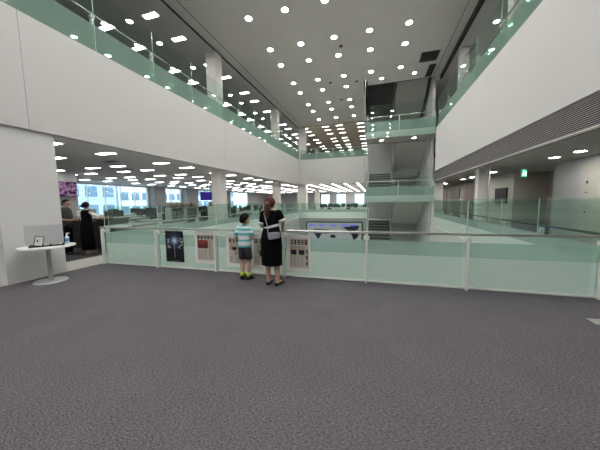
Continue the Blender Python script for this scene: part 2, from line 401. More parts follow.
# ------------------------------------------------------------------ glass guards
def guard(name, label, axis, c, a0, a1, z0, step, side, group=None, top=1.47, film=True, bottom=.03, posts=True, rail=.93, semi=True, phase=0., width=.036, railmat='steel', channel=True, fm='frost', ft=.53, marks=None):
    """axis: running axis; c: fixed coordinate; side: +1/-1 direction from the glass to the handrail"""
    o = (a0, c, z0) if axis == 'X' else (c, a0, z0)
    t = thing(name, label, 'railing', o, group=group)
    def bx(mb, u0, u1, d0, d1, za, zb, bev=0):
        d0, d1 = sorted((c+side*d0, c+side*d1))
        if axis == 'X': mb.box(u0, u1, d0, d1, z0+za, z0+zb, bev)
        else: mb.box(d0, d1, u0, u1, z0+za, z0+zb, bev)
    js = [a0]; u = a0+phase+(step if not phase else 0)
    while u < a1-.3: js.append(u); u += step
    js.append(a1)
    if marks: js = marks
    for p, q in zip(js[:-1], js[1:]):
        m = MB(o); bx(m, p+.008, q-.008, -.006, .006, bottom, top)
        g = m.build('glass_panel', M['glass'], t)
        for e0 in (p+.002, q-.007):
          m = MB(o); bx(m, e0, e0+.005, -.007, .007, bottom, top)
          m.build('polished_edge', M['edge'], g, label='pale polished glass edge')
        if film:
            m = MB(o); bx(m, p+.009, q-.009, -.012, -.0075, bottom, ft); m.build('frosted_film', M[fm], g, label='frosted lower part of the glass')
            if semi:
                m = MB(o); bx(m, p+.009, q-.009, -.012, -.0075, .53, .78); m.build('half_frosted_film', M['semi'], g, label='half frosted middle strip of the glass')
    if posts:
        for i, u in enumerate(js):
            m = MB(o); bx(m, u-width/2, u+width/2, .035, .11, 0, rail-.03, .004)
            s = m.build('post', M['postwhite'], t)
            m = MB(o); bx(m, u-.05, u+.05, .012, .09, rail-.13, rail-.07, .006); m.build('glass_clamp', M['white'], s)
    m = MB(o)
    if rail:
        if axis == 'X': m.cyl((c+side*.09, z0+rail), .021, a0-.05, a1+.05, 16, ax='X')
        else: m.cyl((c+side*.09, z0+rail), .021, a0-.05, a1+.05, 16, ax='Y')
        m.build('handrail', M[railmat], t, smooth=True)
    m = MB(o); bx(m, a0, a1, -.014, .014, max(0, bottom-.05)+.001, bottom+.003)
    if channel: m.build('bottom_channel', M['postwhite'], t)
    else: m.bm.free()
    return t
guard('glass_guard', 'waist-high handrail and green glass guard in front of the two visitors', 'X', 4.785, -6.57, 3.18, 0, 1.63, -1, marks=[-6.57, -4.88, -3.30, -1.72, -.14, 1.465, 3.18])
guard('glass_guard', 'green glass guard along the left office edge of the atrium', 'Y', -6.66, 4.95, 22.3, 0, 1.75, -1, top=1.45)
guard('glass_guard', 'green glass guard along the right corridor edge of the atrium', 'Y', 3.27, 4.85, 16.2, 0, 1.63, 1, top=1.5, railmat='darkgrey')
guard('glass_guard', 'green glass guard across the far end of the office floor', 'X', YE+.1, -6.5, -.7, 0, 1.5, 1, top=1.36, bottom=.1)
guard('glass_guard', 'upper floor glass guard on top of the left white band', 'Y', -6.66, -9, 22.3, ZU, 1.75, -1, top=1.5, semi=False, fm='upfilm', channel=False, bottom=-.02, ft=.62)
guard('glass_guard', 'upper floor glass guard on top of the far end band', 'X', YE+.1, -6.5, -.7, ZU, 1.5, 1, top=.85, semi=False, rail=.80, channel=False, bottom=-.02, fm='upfilm')
guard('glass_guard', 'upper floor glass guard on top of the right white band', 'Y', 3.18, -9, 15.5, 5.34, 1.75, 1, top=1.5, semi=False, channel=False, bottom=0, fm='upfilm', ft=.62)

# ------------------------------------------------------------------ stairs in the far right corner
sbox('wall_shaft_left', 'greywall', -.75, -.6, YSH, YE, ZA, 12, label='left side of the stair shaft above the ceiling')
sbox('wall_shaft_back', 'greywall', -.62, 3.3, YE, YE+.2, -.001, 12, label='grey back wall of the stair shaft')
sbox('wall_shaft_right', 'wall', 3.15, 3.3, 17.0, YE, -5.3, 12, label='right side wall of the stair shaft')
sbox('wall_shaft_front', 'greywall', -.6, 3.3, YSH-.1, YSH, ZA+.2, 12, label='front of the stair shaft above the ceiling')
sbox('wall_shaft_gap', 'ceil_dark', 3.3, 3.7, YSH-.1, 23.6, ZUC-.1, 12, label='right upper side of the stair shaft')
sbox('ceiling_shaft', 'ceil_dark', -.7, 3.3, YSH, YE, 12, 12.1, label='top of the stair shaft', cat='ceiling')
YF = 15.6
def landing(z, label, zt, below):
    o = (-.55, YF, z); t = thing('stair_landing', label, 'landing', o)
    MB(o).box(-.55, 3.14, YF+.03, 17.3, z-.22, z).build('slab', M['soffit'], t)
    for a, b_ in [(-.55, 1.24), (1.26, 3.1)]:
        g = MB(o).box(a, b_, YF-.006, YF+.006, z-below, z+zt).build('glass_panel', M['glass'], t)
        MB(o).box(a, b_, YF+.008, YF+.014, z-below, z+.10).build('frosted_film', M['frost'], g)
        MB(o).box(a, b_, YF+.008, YF+.014, z+.10, z+.62).build('half_frosted_film', M['semi'], g)
    MB(o).cyl((YF+.1, z+.93), .022, -.55, 3.1, 12, ax='X').build('handrail', M['steel'], t)
    for x in (-.5, 1.25, 3.05):
        MB(o).box(x-.02, x+.02, YF+.02, YF+.08, z, z+.93).build('post', M['postwhite'], t)
    g = MB(o).box(-.562, -.55, YF, 17.3, z-below, z+zt).build('glass_panel', M['glass'], t)
    return t
def flight(x0, x1, ya, za, yb, zb, label):
    """rises from (ya,za) to (yb,zb)"""
    n = 10; o = ((x0+x1)/2, ya, za); t = thing('stair_flight', label, 'stairs', o)
    dy, dz = (yb-ya)/n, (zb-za)/n
    for k in range(n):
        y = ya+k*dy; z = za+(k+1)*dz
        tr = MB(o).box(x0, x1, *sorted((y-.02*(1 if dy > 0 else -1), y+dy)), z-.05, z).box(x0, x1, *sorted((y, y+.02*(1 if dy > 0 else -1))), z-dz, z-.04).build('tread', M['darkgrey'], t)
        MB(o).box(x0, x1, *sorted((y-.03*(1 if dy > 0 else -1), y+.02*(1 if dy > 0 else -1))), z-.018, z+.004).build('nosing', M['grey_metal'], tr)
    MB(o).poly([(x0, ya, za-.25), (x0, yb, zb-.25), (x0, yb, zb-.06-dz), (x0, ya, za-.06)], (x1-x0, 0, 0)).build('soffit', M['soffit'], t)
    for x in (x0-.03, x1+.03):
        MB(o).poly([(x-.006, ya, za-.25), (x-.006, yb, zb-.25), (x-.006, yb, zb+1.0), (x-.006, ya, za+1.0)], (.012, 0, 0)).build('glass_panel', M['glass'], t)
        MB(o).tube([(x, ya, za+.95), (x, yb, zb+.95)], .02, 10).build('handrail', M['steel'], t)
    return t
LZ = [-1.67, 1.67, 5.3]; BZ = [0, 3.5, 7.1]
landing(1.67, 'glass fronted stair landing at mid height in the far corner', 1.58, .27)
landing(5.3, 'upper glass fronted stair landing level with the upper floor', 1.55, .25)
for z, nm in zip(BZ, ['lowest', 'middle', 'highest']):
    t = thing('stair_landing', '%s rear landing at the back of the stair shaft' % nm, 'landing', (1.2, 21, z-.2))
    MB(t.location).box(-.5, 3.14, 20.5, 22.38, z-.2, z).build('slab', M['soffit'], t)
for i, nm in enumerate(['lowest', 'middle', 'highest']):
    flight(-.42, 1.0, 17.302, LZ[i], 20.498, BZ[i], '%s dark-treaded stair flight on the left of the stairwell, rising away' % nm)
    flight(1.2, 2.95, 20.498, BZ[i], 17.302, [1.67, 5.3, 8.9][i], '%s stair flight on the right of the stairwell, pale sloping underside seen' % nm)
t = thing('steel_mast', 'slim pale vertical rod at the left corner of the stair landings', 'pole', (-.6, 15.55, -5.3))
MB(t.location).cyl((-.6, 15.55), .016, -5.3, ZA, 12).build('rod', M['grey_metal'], t)
for z in (1.4, 5.05, 6.2): MB(t.location).cyl((-.6, 15.55), .035, z, z+.06, 12).build('collar', M['steel'], t)

# ------------------------------------------------------------------ ceiling fixtures
def make_down(label, group, r=.115):
    t = thing('downlight', label, 'ceiling light', (0, 0, 0), group=group)
    b = MB(); n = 28
    ro, ri = r+.022, r
    rr = []
    for rad, z in ((ri, -.001), (ri, -.010), (ro, -.010), (ro, -.001)):
        rr.append([b.bm.verts.new((rad*math.cos(2*math.pi*k/n), rad*math.sin(2*math.pi*k/n), z)) for k in range(n)])
    for A, B in zip(rr, rr[1:]+rr[:1]):
        for k in range(n): b.bm.faces.new((A[k], A[(k+1) % n], B[(k+1) % n], B[k]))
    b.build('trim_ring', M['refl'], t)
    MB().cyl((0, 0), r-.003, -.006, -.001, 28).build('diffuser', M['down'], t)
    return t
used = {}
def place(proto, loc, label, group):
    if proto.name not in used:
        used[proto.name] = 1; proto.location = loc; proto['label'] = label; proto['group'] = group; return proto
    return copy_tree(proto, loc, 0, label, group)
dl = make_down('x', 'x')
GX = [-4.68, -3.22, -1.75, -.29, 1.21]
GY = sorted([2.4+3.5*k for k in range(-3, 6)]+[1.0+3.5*k for k in range(-2, 7)])
CN = ['leftmost', 'second', 'middle', 'fourth', 'rightmost']
for i, x in enumerate(GX):
    ys = [y for y in GY if y < (22.6 if x < -.6 else 16)]
    far = list(reversed(ys))
    for j, y in enumerate(far):
        if y > 8.9: lab = 'round atrium ceiling downlight, %s lengthwise row, %s from the far end' % (CN[i], ORD[j])
        else: lab = 'round downlight in the high atrium ceiling above or behind the viewer'
        place(dl, (x, y, ZA), lab, 'round downlights in the atrium ceiling')
# smaller rounds, upper left office
ds = make_down('x', 'x', .10)
UY = sorted([5.95+3.5*k for k in range(-1, 8)]+[4.55+3.5*k for k in range(-1, 8)])
for i, x in enumerate([-8.92, -11.86]):
    for j, y in enumerate(UY):
        place(ds, (x, y, ZUC), 'small round upper left office light, %s row from the atrium, %s along' % (ORD[i], ORD[j]), 'small round lights of the upper left office')
for j, (x, y) in enumerate([(5.03, 8.0), (5.03, 10.2), (5.03, 12.25), (5.03, 14.32), (4.2, 15.5), (4.4, 12.2), (5.1, 21.2)]):
    place(ds, (x, y, ZUC-.05), 'small round light in the upper right corridor ceiling, %s counted' % ['nearest of the outer row', 'second of the outer row', 'third of the outer row', 'fourth of the outer row', 'farther of the inner row', 'nearer of the inner row', 'far end last'][j], 'small round lights of the upper right corridor')
for j, y in enumerate([5.2, 7.42, 8.3, 11.83, 14.12, 15.43, 18.96, 20.5, 24]):
    place(ds, (4.43, y, 2.54), 'round downlight in the low ceiling of the right corridor, %s from the viewer' % ORD[j], 'downlights of the right corridor')
for (x, y, z, nm) in [(.33, 16.4, 5.08, 'left light under the upper stair landing'), (2.13, 16.4, 5.08, 'right light under the upper stair landing'), (.33, 16.4, 1.45, 'left light under the middle stair landing'), (2.13, 16.4, 1.45, 'right light under the middle stair landing')]:
    place(ds, (x, y, z), nm, 'lights under the stair landings')
for (x, y, nm) in [(2.0, 15.9, 'rightmost small light near the stair shaft opening'), (.28, 16.0, 'left small light near the stair shaft opening')]:
    place(ds, (x, y, ZA), nm, 'small lights by the stair shaft')

def make_rect(mname, w=.62, d_=.24):
    t = thing('ceiling_panel_light', 'x', 'ceiling light', (0, 0, 0), group='x')
    MB().box(-w/2-.03, w/2+.03, -d_/2-.03, d_/2+.03, -.004, -.001).build('frame', M['refl'], t)
    MB().box(-w/2, w/2, -d_/2, d_/2, -.009, -.004).build('diffuser', M[mname], t)
    return t
rl = make_rect('rect', .60, .20)
LX = [-7.87, -10.05, -11.45, -13.6, -15.0, -17.2]
LY = sorted([5.95+3.5*k for k in range(-2, 11)]+[4.55+3.5*k for k in range(-2, 11)])
for i, x in enumerate(LX):
    for j, y in enumerate([q for q in LY if q > -2.5]):
        place(rl, (x, y, ZC), 'rectangular left office ceiling light, %s row from the atrium, %s along' % (ORD[i], ORD[j]), 'rectangular lights of the left office')
ru = make_rect('rect', .56, .20)
for i, x in enumerate([-7.93, -10.05]):
    for j, y in enumerate([q for q in UY if q > 0]):
        place(ru, (x, y, ZUC), 'rectangular upper left office light, %s row from the atrium, %s along' % (ORD[i], ORD[j]), 'rectangular lights of the upper left office')
re_ = make_rect('rectfar', .56, .11)
for i, x in enumerate([-1.33, -3.2, -4.45, -6.4]):
    for j, y in enumerate([23.9, 25.1, 26.5, 28.6, 30.0, 32.1, 33.5, 35.6, 37, 39.1]):
        place(re_, (x, y, ZUC), 'rectangular tan ceiling light, %s row from the right, %s from the front' % (ORD[i], ORD[j]), 'rectangular lights of the upper far office')
rs = make_rect('rectfar', .16, 1.5)
for i, x in enumerate([-1.5, -2.6, -3.7, -4.8, -5.9]):
    for j in range(12):
        place(rs, (x, 23.8+j*1.75, ZC), 'far office strip light, %s line from the right, %s from the front' % (ORD[i], ORD[j]), 'strip lights of the far office')
# storey below: soffits, plus unseen lights added to brighten well and frosted glass
for nm, a in (('ceiling_below_left', (-9, -6.85, 4.2, YE, -2.4, -2.2)), ('ceiling_below_right', (3.3, 5.4, 4.2, YE, -2.4, -2.2))): sbox(nm, 'ceil', *a, label='ceiling of the storey below beside the atrium', cat='ceiling')
rb = make_rect('rect', .66, .5)
for i, x in enumerate([-7.9, 4.3]):
    for j in range(8):
        place(rb, (x, 5.5+j*2.1, -2.4), 'added unseen fill light of the storey below, under the %s floor edge' % ['left', 'right'][i], 'added fill lights of the storey below')
# ceiling vents and detectors
for (x0, x1, y0, y1, nm) in [(2.05, 2.85, 13.9, 14.8, 'square dark ceiling vent near the right end of the atrium ceiling'), (2.62, 2.95, 15.2, 16.6, 'narrow dark ceiling slot beside the stair shaft'), (-.72, -.5, 16.0, 16.68, 'small dark slot in the ceiling above the steel rod')]:
    t = thing('ceiling_vent', nm, 'vent', (x0, y0, ZA-.02))
    MB(t.location).box(x0, x1, y0, y1, ZA-.012, ZA-.001).build('frame', M['darkgrey'], t)
    b = MB(t.location); n = int((y1-y0)/.09)
    for k in range(n): b.box(x0+.04, x1-.04, y0+.05+k*.09, y0+.08+k*.09, ZA-.02, ZA-.011)
    b.build('slats', M['black'], t)
for k, (x, y) in enumerate([(-1.55, 12.2), (-2.6, 15.6), (-1.1, 15.9), (-2.3, 18.3)]):
    o = MB((x, y, ZA)).cyl((x, y), .07, ZA-.035, ZA-.001, 20, r2=.085).build('ceiling_sensor', M['darkgrey'])
    tag(o, 'tiny dark ceiling sensor between downlights, %s from the viewer' % ORD[k], 'sensor', 'ceiling sensors')
for k, (x, y) in enumerate([(-9.2, 7.1), (-10.8, 9.0)]):
    t = tag(MB((x, y, ZC)).box(x-.3, x+.3, y-.15, y+.15, ZC-.012, ZC-.001).build('ceiling_vent', M['darkgrey']), 'dark ceiling vent in the left office, %s from the landing' % ORD[k], 'vent')

# ------------------------------------------------------------------ video wall
o = (-3.5, YE-.06, -3); t = thing('video_wall', 'large grey display with dark world map and blue figures', 'screen', o)
MB(o).box(-5.98, -.98, YE-.09, YE-.001, -3.1, -.30).build('frame', M['darkgrey'], t)
scr = emit('display grey', (.31, .32, .315), .7); blue = emit('display blue', (.10, .10, .75), .9); mapm = emit('display map dark', (.03, .035, .035), .3)
MB(o).box(-5.88, -1.08, YE-.10, YE-.09, -3.0, -.40).build('screen', scr, t)
b = MB(o)
for x, w in [(-5.7, .62), (-4.75, .5), (-3.75, .55), (-2.8, .6), (-2.0, .5)]:
    for k in range(6): b.box(x+k*w/6, x+k*w/6+w/8, YE-.104, YE-.10, -.72+.03*(k % 2), -.55)
for x in [-5.6, -5.15, -4.7, -4.25, -3.8, -3.45, -1.9, -1.5]:
    for k in range(4): b.box(x+k*.085, x+k*.085+.06, YE-.104, YE-.10, -2.02, -1.88+.03*(k % 2))
b.build('blue_figures', blue, t)
def blob(cx, cz, pts): return [(cx+px*1.3, YE-.104, cz+pz*1.25) for px, pz in pts]
b = MB(o)
b.poly(blob(-4.7, -1.25, [(-.6, .1), (-.35, .22), (.1, .2), (.65, .18), (.7, .02), (.4, -.12), (.25, -.02), (.05, -.18), (-.1, -.5), (-.25, -.35), (-.4, -.1)]), (0, .004, 0))
b.poly(blob(-3.55, -1.62, [(-.2, .08), (.05, .16), (.22, .05), (.15, -.1), (-.15, -.08)]), (0, .004, 0))
b.poly(blob(-1.75, -1.15, [(-.75, .28), (-.2, .36), (.35, .3), (.3, .15), (0, .02), (.1, -.08), (.38, -.2), (.2, -.45), (.0, -.62), (-.08, -.35), (-.2, -.1), (-.5, .15)]), (0, .004, 0))
b.poly(blob(-1.7, -.72, [(-.3, .05), (.2, .1), (.4, 0), (0, -.08)]), (0, .004, 0))
b.build('map', mapm, t)

# ------------------------------------------------------------------ posters on the near guard
YP = 4.772
def poster_base(x0, x1, z0, z1, label, name='newspaper_poster', edge='white', tilt=0):
    o = ((x0+x1)/2, YP, z0); t = thing(name, label, 'poster', o)
    MB(o).box(x0, x1, YP-.004, YP, z0, z1).build('sheet', M[edge], t)
    return t, o
newsp = mat('newsprint', (.62, .58, .50), .8, var=.04, scale=30); ink = mat('printing ink', (.03, .03, .032), .8, var=.2)
inkgrey = mat('small grey print', (.33, .31, .28), .8, var=.2, scale=80); photo_d = mat('printed photo dark', (.06, .05, .05), .7, var=.5, scale=18)
photo_l = mat('printed photo light', (.42, .36, .30), .7, var=.4, scale=14); redink = mat('printed photo red', (.30, .06, .04), .7, var=.6, scale=16); suit = mat('printed photo suit', (.02, .02, .03), .7)
facep = mat('printed photo face', (.55, .38, .28), .7)
yy = YP-.004
def newspaper(x0, x1, z0, z1, label, kind):
    t, o = poster_base(x0, x1, z0, z1, label)
    w, h = x1-x0, z1-z0
    mx0, mx1, mz0, mz1 = x0+w*.14, x1-w*.07, z0+h*.11, z1-h*.10
    pg = MB(o).box(mx0, mx1, yy-.0012, yy, mz0, mz1).build('newspaper_page', newsp, t)
    def P(u0, u1, v0, v1): return mx0+(mx1-mx0)*u0, mx0+(mx1-mx0)*u1, mz0+(mz1-mz0)*v0, mz0+(mz1-mz0)*v1
    def rect(mb, u0, u1, v0, v1, dep=.002): a, b_, c, d_ = P(u0, u1, v0, v1); mb.box(a, b_, yy-.0012-dep, yy-.0012, c, d_)
    txt = MB(o)
    def lines(u0, u1, v0, v1, rows, cols):
        mb = txt
        for c in range(cols):
            for r in range(rows):
                a = u0+(u1-u0)*c/cols; q = (u1-u0)/cols
                rect(mb, a, a+q*(.55+.38*random.random()), v0+(v1-v0)*(r+.2)/rows, v0+(v1-v0)*(r+.62)/rows, .001)
    hd = MB(o)
    def glyphs(u0, u1, v0, v1, n):
        q = (u1-u0)/n
        for k in range(n):
            a = u0+k*q
            for s in range(3): rect(hd, a+q*.1, a+q*.85, v0+(v1-v0)*(s*.36+.02), v0+(v1-v0)*(s*.36+.20))
            rect(hd, a+q*(.3+.3*random.random()), a+q*.75, v0, v1); 
            if random.random() < .6: rect(hd, a+q*.1, a+q*.25, v0, v1)
    ph = MB(o); pe = MB(o); pf = MB(o)
    def person_pic(u, v, s):
        rect(pe, u-s*.42, u+s*.42, v-s*.55, v-s*.1, .003); a, b_, c, d_ = P(u, u, v, v)
        sz = s*(mx1-mx0)*.2
        pf.ball((a, yy-.004, c+sz*.3), sz, (1, .12, 1.25), 12)
    if kind == 'crowd':
        glyphs(0, 1, .84, .96, 5); lines(.0, .62, .04, .42, 9, 3); keep = txt; txt = MB(o); lines(.7, .98, .05, .8, 16, 1); txt.build('small_print', inkgrey, pg); txt = keep; rect(ph, .02, .66, .47, .80)
        lines(0, 1, .97, 1, 1, 3)
        pm = redink
        for k in range(7): rect(pe, .05+k*.085, .10+k*.085, .49, .62+.05*random.random(), .003)
    elif kind == 'two_small':
        glyphs(0, .9, .80, .94, 5); lines(0, 1, .03, .28, 6, 3); rect(ph, .05, .95, .53, .76); rect(ph, .3, .95, .31, .48); pm = photo_l
        person_pic(.3, .66, .28); person_pic(.7, .66, .28); person_pic(.62, .41, .22)
    elif kind == 'single':
        glyphs(0, .95, .80, .95, 4); lines(0, 1, .03, .34, 8, 3); rect(ph, .15, .85, .40, .76); pm = photo_l; person_pic(.5, .60, .5)
    else:
        glyphs(0, .96, .79, .95, 5); lines(0, .78, .04, .46, 9, 4); glyphs(.82, .98, .10, .24, 1); glyphs(.82, .98, .3, .44, 1); glyphs(.82, .98, .5, .64, 1)
        rect(ph, .0, .40, .52, .75); rect(ph, .43, .80, .52, .75); pm = photo_l; person_pic(.2, .65, .36); person_pic(.62, .65, .36)
    txt.build('small_print', inkgrey, pg); hd.build('headline', ink, pg); ph.build('photograph', pm, pg); pe.build('photographed_figures', suit, pg)
    if kind != 'crowd': pf.build('photographed_faces', facep, pg)
    else: pf.bm.free()
# glowing night poster
def night_mat():
    m, nt, out = new_mat('night print')
    p = nt.nodes.new('ShaderNodeBsdfPrincipled'); p.inputs['Roughness'].default_value = .35
    tc = nt.nodes.new('ShaderNodeTexCoord'); sp_ = nt.nodes.new('ShaderNodeMapping'); sp_.inputs['Location'].default_value = (-.005, 0, -.50); sp_.vector_type = 'POINT'
    nt.links.new(tc.outputs['Object'], sp_.inputs[0])
    ln = nt.nodes.new('ShaderNodeVectorMath'); ln.operation = 'LENGTH'; nt.links.new(sp_.outputs[0], ln.inputs[0])
    r = nt.nodes.new('ShaderNodeValToRGB'); e = r.color_ramp.elements
    e[0].position = .02; e[0].color = (.80, .92, 1, 1); e[1].position = .22; e[1].color = (.004, .006, .010, 1)
    k = e.new(.06); k.color = (.25, .45, .70, 1); k = e.new(.11); k.color = (.04, .07, .12, 1)
    nt.links.new(ln.outputs['Value'], r.inputs[0]); nt.links.new(r.outputs[0], p.inputs['Base Color']); nt.links.new(p.outputs[0], out.inputs[0]); return m
t, o = poster_base(-4.68, -4.18, .15, .87, 'dark night-scene poster with a blue-white glow on the glass', 'night_poster', 'black')
MB(o).box(-4.67, -4.19, yy-.001, yy, .16, .86).build('print', night_mat(), t)
b = MB(o)
for sgn in (-1, 1):
    for k in range(16):
        z = .46+.27*random.random(); x = -4.43+sgn*(.11+.09*random.random()+.04*(z-.46)/.27); s = .008+.012*random.random()
        b.ball((x, yy-.001, z), s, (1, .08, 1), 8)
b.box(-4.435, -4.425, yy-.0015, yy, .25, .62)
b.build('pale_blossoms', mat('printed pale clusters', (.60, .62, .62), .6, var=.3, scale=40), t)
b = MB(o)
for k in range(14): b.box(-4.54+k*.016, -4.528+k*.016, yy-.0015, yy, .175, .185)
b.build('caption', inkgrey, t)
newspaper(-3.88, -3.345, .15, .87, 'newspaper poster with a reddish crowd photo, third panel from the left', 'crowd')
newspaper(-3.08, -2.53, .12, .84, 'newspaper poster half hidden behind the boy', 'two_small')
newspaper(-2.49, -1.93, .11, .84, 'newspaper poster between the boy and the woman', 'single')
newspaper(-1.685, -1.20, .10, .855, 'newspaper poster with two portraits, right of the woman in black', 'portraits')

# ------------------------------------------------------------------ round table and what stands on it
tx, ty = -6.17, 3.36
t = thing('round_table', 'round white table with a grey pedestal by the white pier', 'table', (tx, ty, 0))
MB(t.location).cyl((tx, ty), .42, .685, .71, 48).build('tabletop', M['white'], t)
MB(t.location).cyl((tx, ty), .036, .02, .685, 20).build('pedestal', M['grey_metal'], t, smooth=False)
MB(t.location).cyl((tx, ty), .27, .0, .018, 40, r2=.255).build('base', M['grey_metal'], t)
dx = Vector((.52, .854, 0)); dn = Vector((.854, -.52, 0))   # along the picture / towards the viewer
def tl(u, v, z): p = Vector((tx, ty, 0))+dx*u+dn*v; return (p.x, p.y, z)
RZ = math.atan2(dx.y, dx.x)
def tthing(name, label, cat, u, v, z): return thing(name, label, cat, tl(u, v, z), RZ)
# local axes: x along dx, y = -dn
q = tthing('acrylic_screen', 'clear acrylic screen standing at the back of the round table', 'screen', -.03, -.15, .71)
MB().box(-.28, .27, -.004, .004, 0, .40).build('panel', M['acrylic'], q)
MB().box(-.25, -.21, -.03, .03, 0, .012).box(.21, .25, -.03, .03, 0, .012).build('foot', M['acrylic'], q)
q = tthing('tray', 'flat black tray on the round white table', 'tray', 0, .03, .71)
b = MB(); b.box(-.25, .25, -.12, .12, 0, .008)
for a in [(-.25, .25, -.12, -.11), (-.25, .25, .11, .12), (-.25, -.24, -.12, .12), (.24, .25, -.12, .12)]: b.box(*a, .006, .026)
b.build('tray', M['black'], q)
q = tthing('framed_card', 'small black-framed notice card leaning on the tray', 'sign', -.13, .03, .719); 
fr = MB(); pts = Matrix.Rotation(.18, 3, 'Y') @ Matrix.Rotation(-.25, 3, 'X')
for (a0, a1, c0, c1) in [(-.065, .065, 0, .014), (-.065, .065, .176, .19), (-.065, -.052, 0, .19), (.052, .065, 0, .19)]:
    fr.box(a0, a1, -.006, .006, c0, c1)
for v in fr.bm.verts: v.co = pts @ v.co
fr.build('frame', M['black'], q)
fr = MB().box(-.052, .052, -.002, .002, .014, .176)
for v in fr.bm.verts: v.co = pts @ v.co
fr.build('card', M['whitecloth'], q)
fr = MB()
for k in range(7): fr.box(-.04, .02+.02*random.random(), -.003, -.0022, .04+k*.018, .046+k*.018)
for v in fr.bm.verts: v.co = pts @ v.co
fr.build('card_text', inkgrey, q)
fr = MB().poly([(-.01, .0, .12), (.01, .0, .12), (.01, .07, 0), (-.01, .07, 0)], (0, .004, 0)); fr.build('easel_back', M['black'], q)
for k, (u, v) in enumerate([(-.01, .05), (.10, .03), (.18, .0)]):
    q = tthing('paper_pad', 'small white paper pad in the tray, %s from the framed card' % ORD[k], 'paper', u, v, .718)
    MB().box(-.035, .035, -.03, .03, 0, .022).build('pad', M['whitecloth'], q)
    MB().box(-.03, .02, -.02, .02, .022, .023).build('print', inkgrey, q)
    q['group'] = 'paper pads in the tray'
q = tthing('sanitizer_bottle', 'clear pump bottle with a blue label on the table edge', 'bottle', .29, -.02, .71)
clear = mat('cloudy plastic', (.75, .78, .80), .2)
MB().rings([(0, 0, 0, .033, .033), (.14, 0, 0, .033, .033), (.165, 0, 0, .014, .014), (.175, 0, 0, .014, .014)], 20).build('body', clear, q, smooth=True)
MB().rings([(.05, 0, 0, .0345, .0345), (.115, 0, 0, .0345, .0345)], 20).build('label', mat('blue label', (.10, .25, .55), .5), q)
MB().cyl((0, 0), .012, .175, .215, 14).box(-.008, .045, -.008, .008, .208, .222).build('pump', M['white'], q)

# ------------------------------------------------------------------ floor plate at the right
q = thing('floor_outlet', 'pale metal floor plate set in the carpet at the right edge', 'floor plate', (2.68, 3.84, 0))
MB((2.68, 3.84, 0)).box(2.53, 2.85, 3.76, 3.92, .0, .006, bev=.002).build('cover', M['steel'], q)
MB((2.68, 3.84, 0)).box(2.60, 2.78, 3.80, 3.88, .006, .009).build('lid', M['grey_metal'], q)

# ------------------------------------------------------------------ office furniture
def box_thing(name, label, cat, loc, rz=0, group=None): return thing(name, label, cat, loc, rz, group)
# long white counter seen through the left glass
for k, y in enumerate([7.6, 8.45, 9.3]):
    q = thing('low_cabinet', 'low pale cabinet behind the left glass, %s from the office entrance' % ORD[k], 'cabinet', (-8.55, y, 0), 0, 'low cabinets behind the left glass')
    MB().box(-.2, .2, -.415, .415, 0, .7).build('body', M['beige'], q)
    MB().box(-.22, .22, -.42, .42, .7, .73).build('top', M['midgrey'], q)
    for s in (-1, 1):
        dd = MB().box(.2, .215, s*.21-.195, s*.21+.195, .05, .67).build('door', M['whitecloth'], q)
        MB().box(.215, .23, s*.04-.01, s*.04+.01, .3, .42).build('handle', M['steel'], dd)
# dark counter behind the two office workers
q = thing('service_counter', 'long black counter behind the two office workers', 'counter', (-9.45, 6.6, 0))
MB().box(-1.3, 1.05, -.35, .35, 0, .98).build('body', M['black'], q)
MB().box(-1.32, 1.1, -.38, .38, .98, 1.02).build('top', M['blackmetal'], q)
q = thing('cabinet', 'black cabinet with a white top next to the guard end post', 'cabinet', (-7.9, 6.15, 0))
MB().box(-.22, .22, -.25, .25, .04, .78).build('body', M['black'], q)
MB().box(-.25, .25, -.28, .28, .78, .81).build('top', M['white'], q)
for sy in (-1, 1): MB().box(-.19, .19, sy*.125-.115, sy*.125+.115, .08, .74).box(.22, .23, sy*.125-.12, sy*.125+.12, .08, .74).build('door', M['blackmetal'], q)
MB().box(-.20, .20, -.23, .23, 0, .04).build('plinth', M['darkgrey'], q)
for k, (x, y, z, w, d_, h, m, nm) in enumerate([(-9.95, 6.65, 1.02, .42, .4, .3, 'whitecloth', 'white desktop printer on the black counter'), (-9.3, 6.6, 1.02, .36, .3, .12, 'white', 'stack of white paper on the black counter'), (-8.85, 6.6, 1.02, .16, .22, .25, 'darkgrey', 'dark box on the black counter')]):
    q = thing('printer' if k == 0 else ('paper_stack' if k == 1 else 'box'), nm, ['printer', 'paper', 'box'][k], (x, y, z))
    MB().box(-w/2, w/2, -d_/2, d_/2, 0, h, bev=.01).build('body', M[m], q)
    if k == 0:
        MB().box(-w/2+.04, w/2-.04, -d_/2-.1, -d_/2, .05, .07).build('paper_tray', M['midgrey'], q)
        MB().box(-w/2+.02, w/2-.02, -d_/2+.02, d_/2-.02, h, h+.02).build('lid', M['darkgrey'], q)
    elif k == 1: MB().box(-w/2-.01, w/2-.02, -d_/2, d_/2-.01, h, h+.004).build('top_sheet', M['whitecloth'], q)
    else: MB().box(-w/2-.005, w/2+.005, -d_/2-.005, d_/2+.005, h-.05, h+.01).build('lid', M['midgrey'], q)
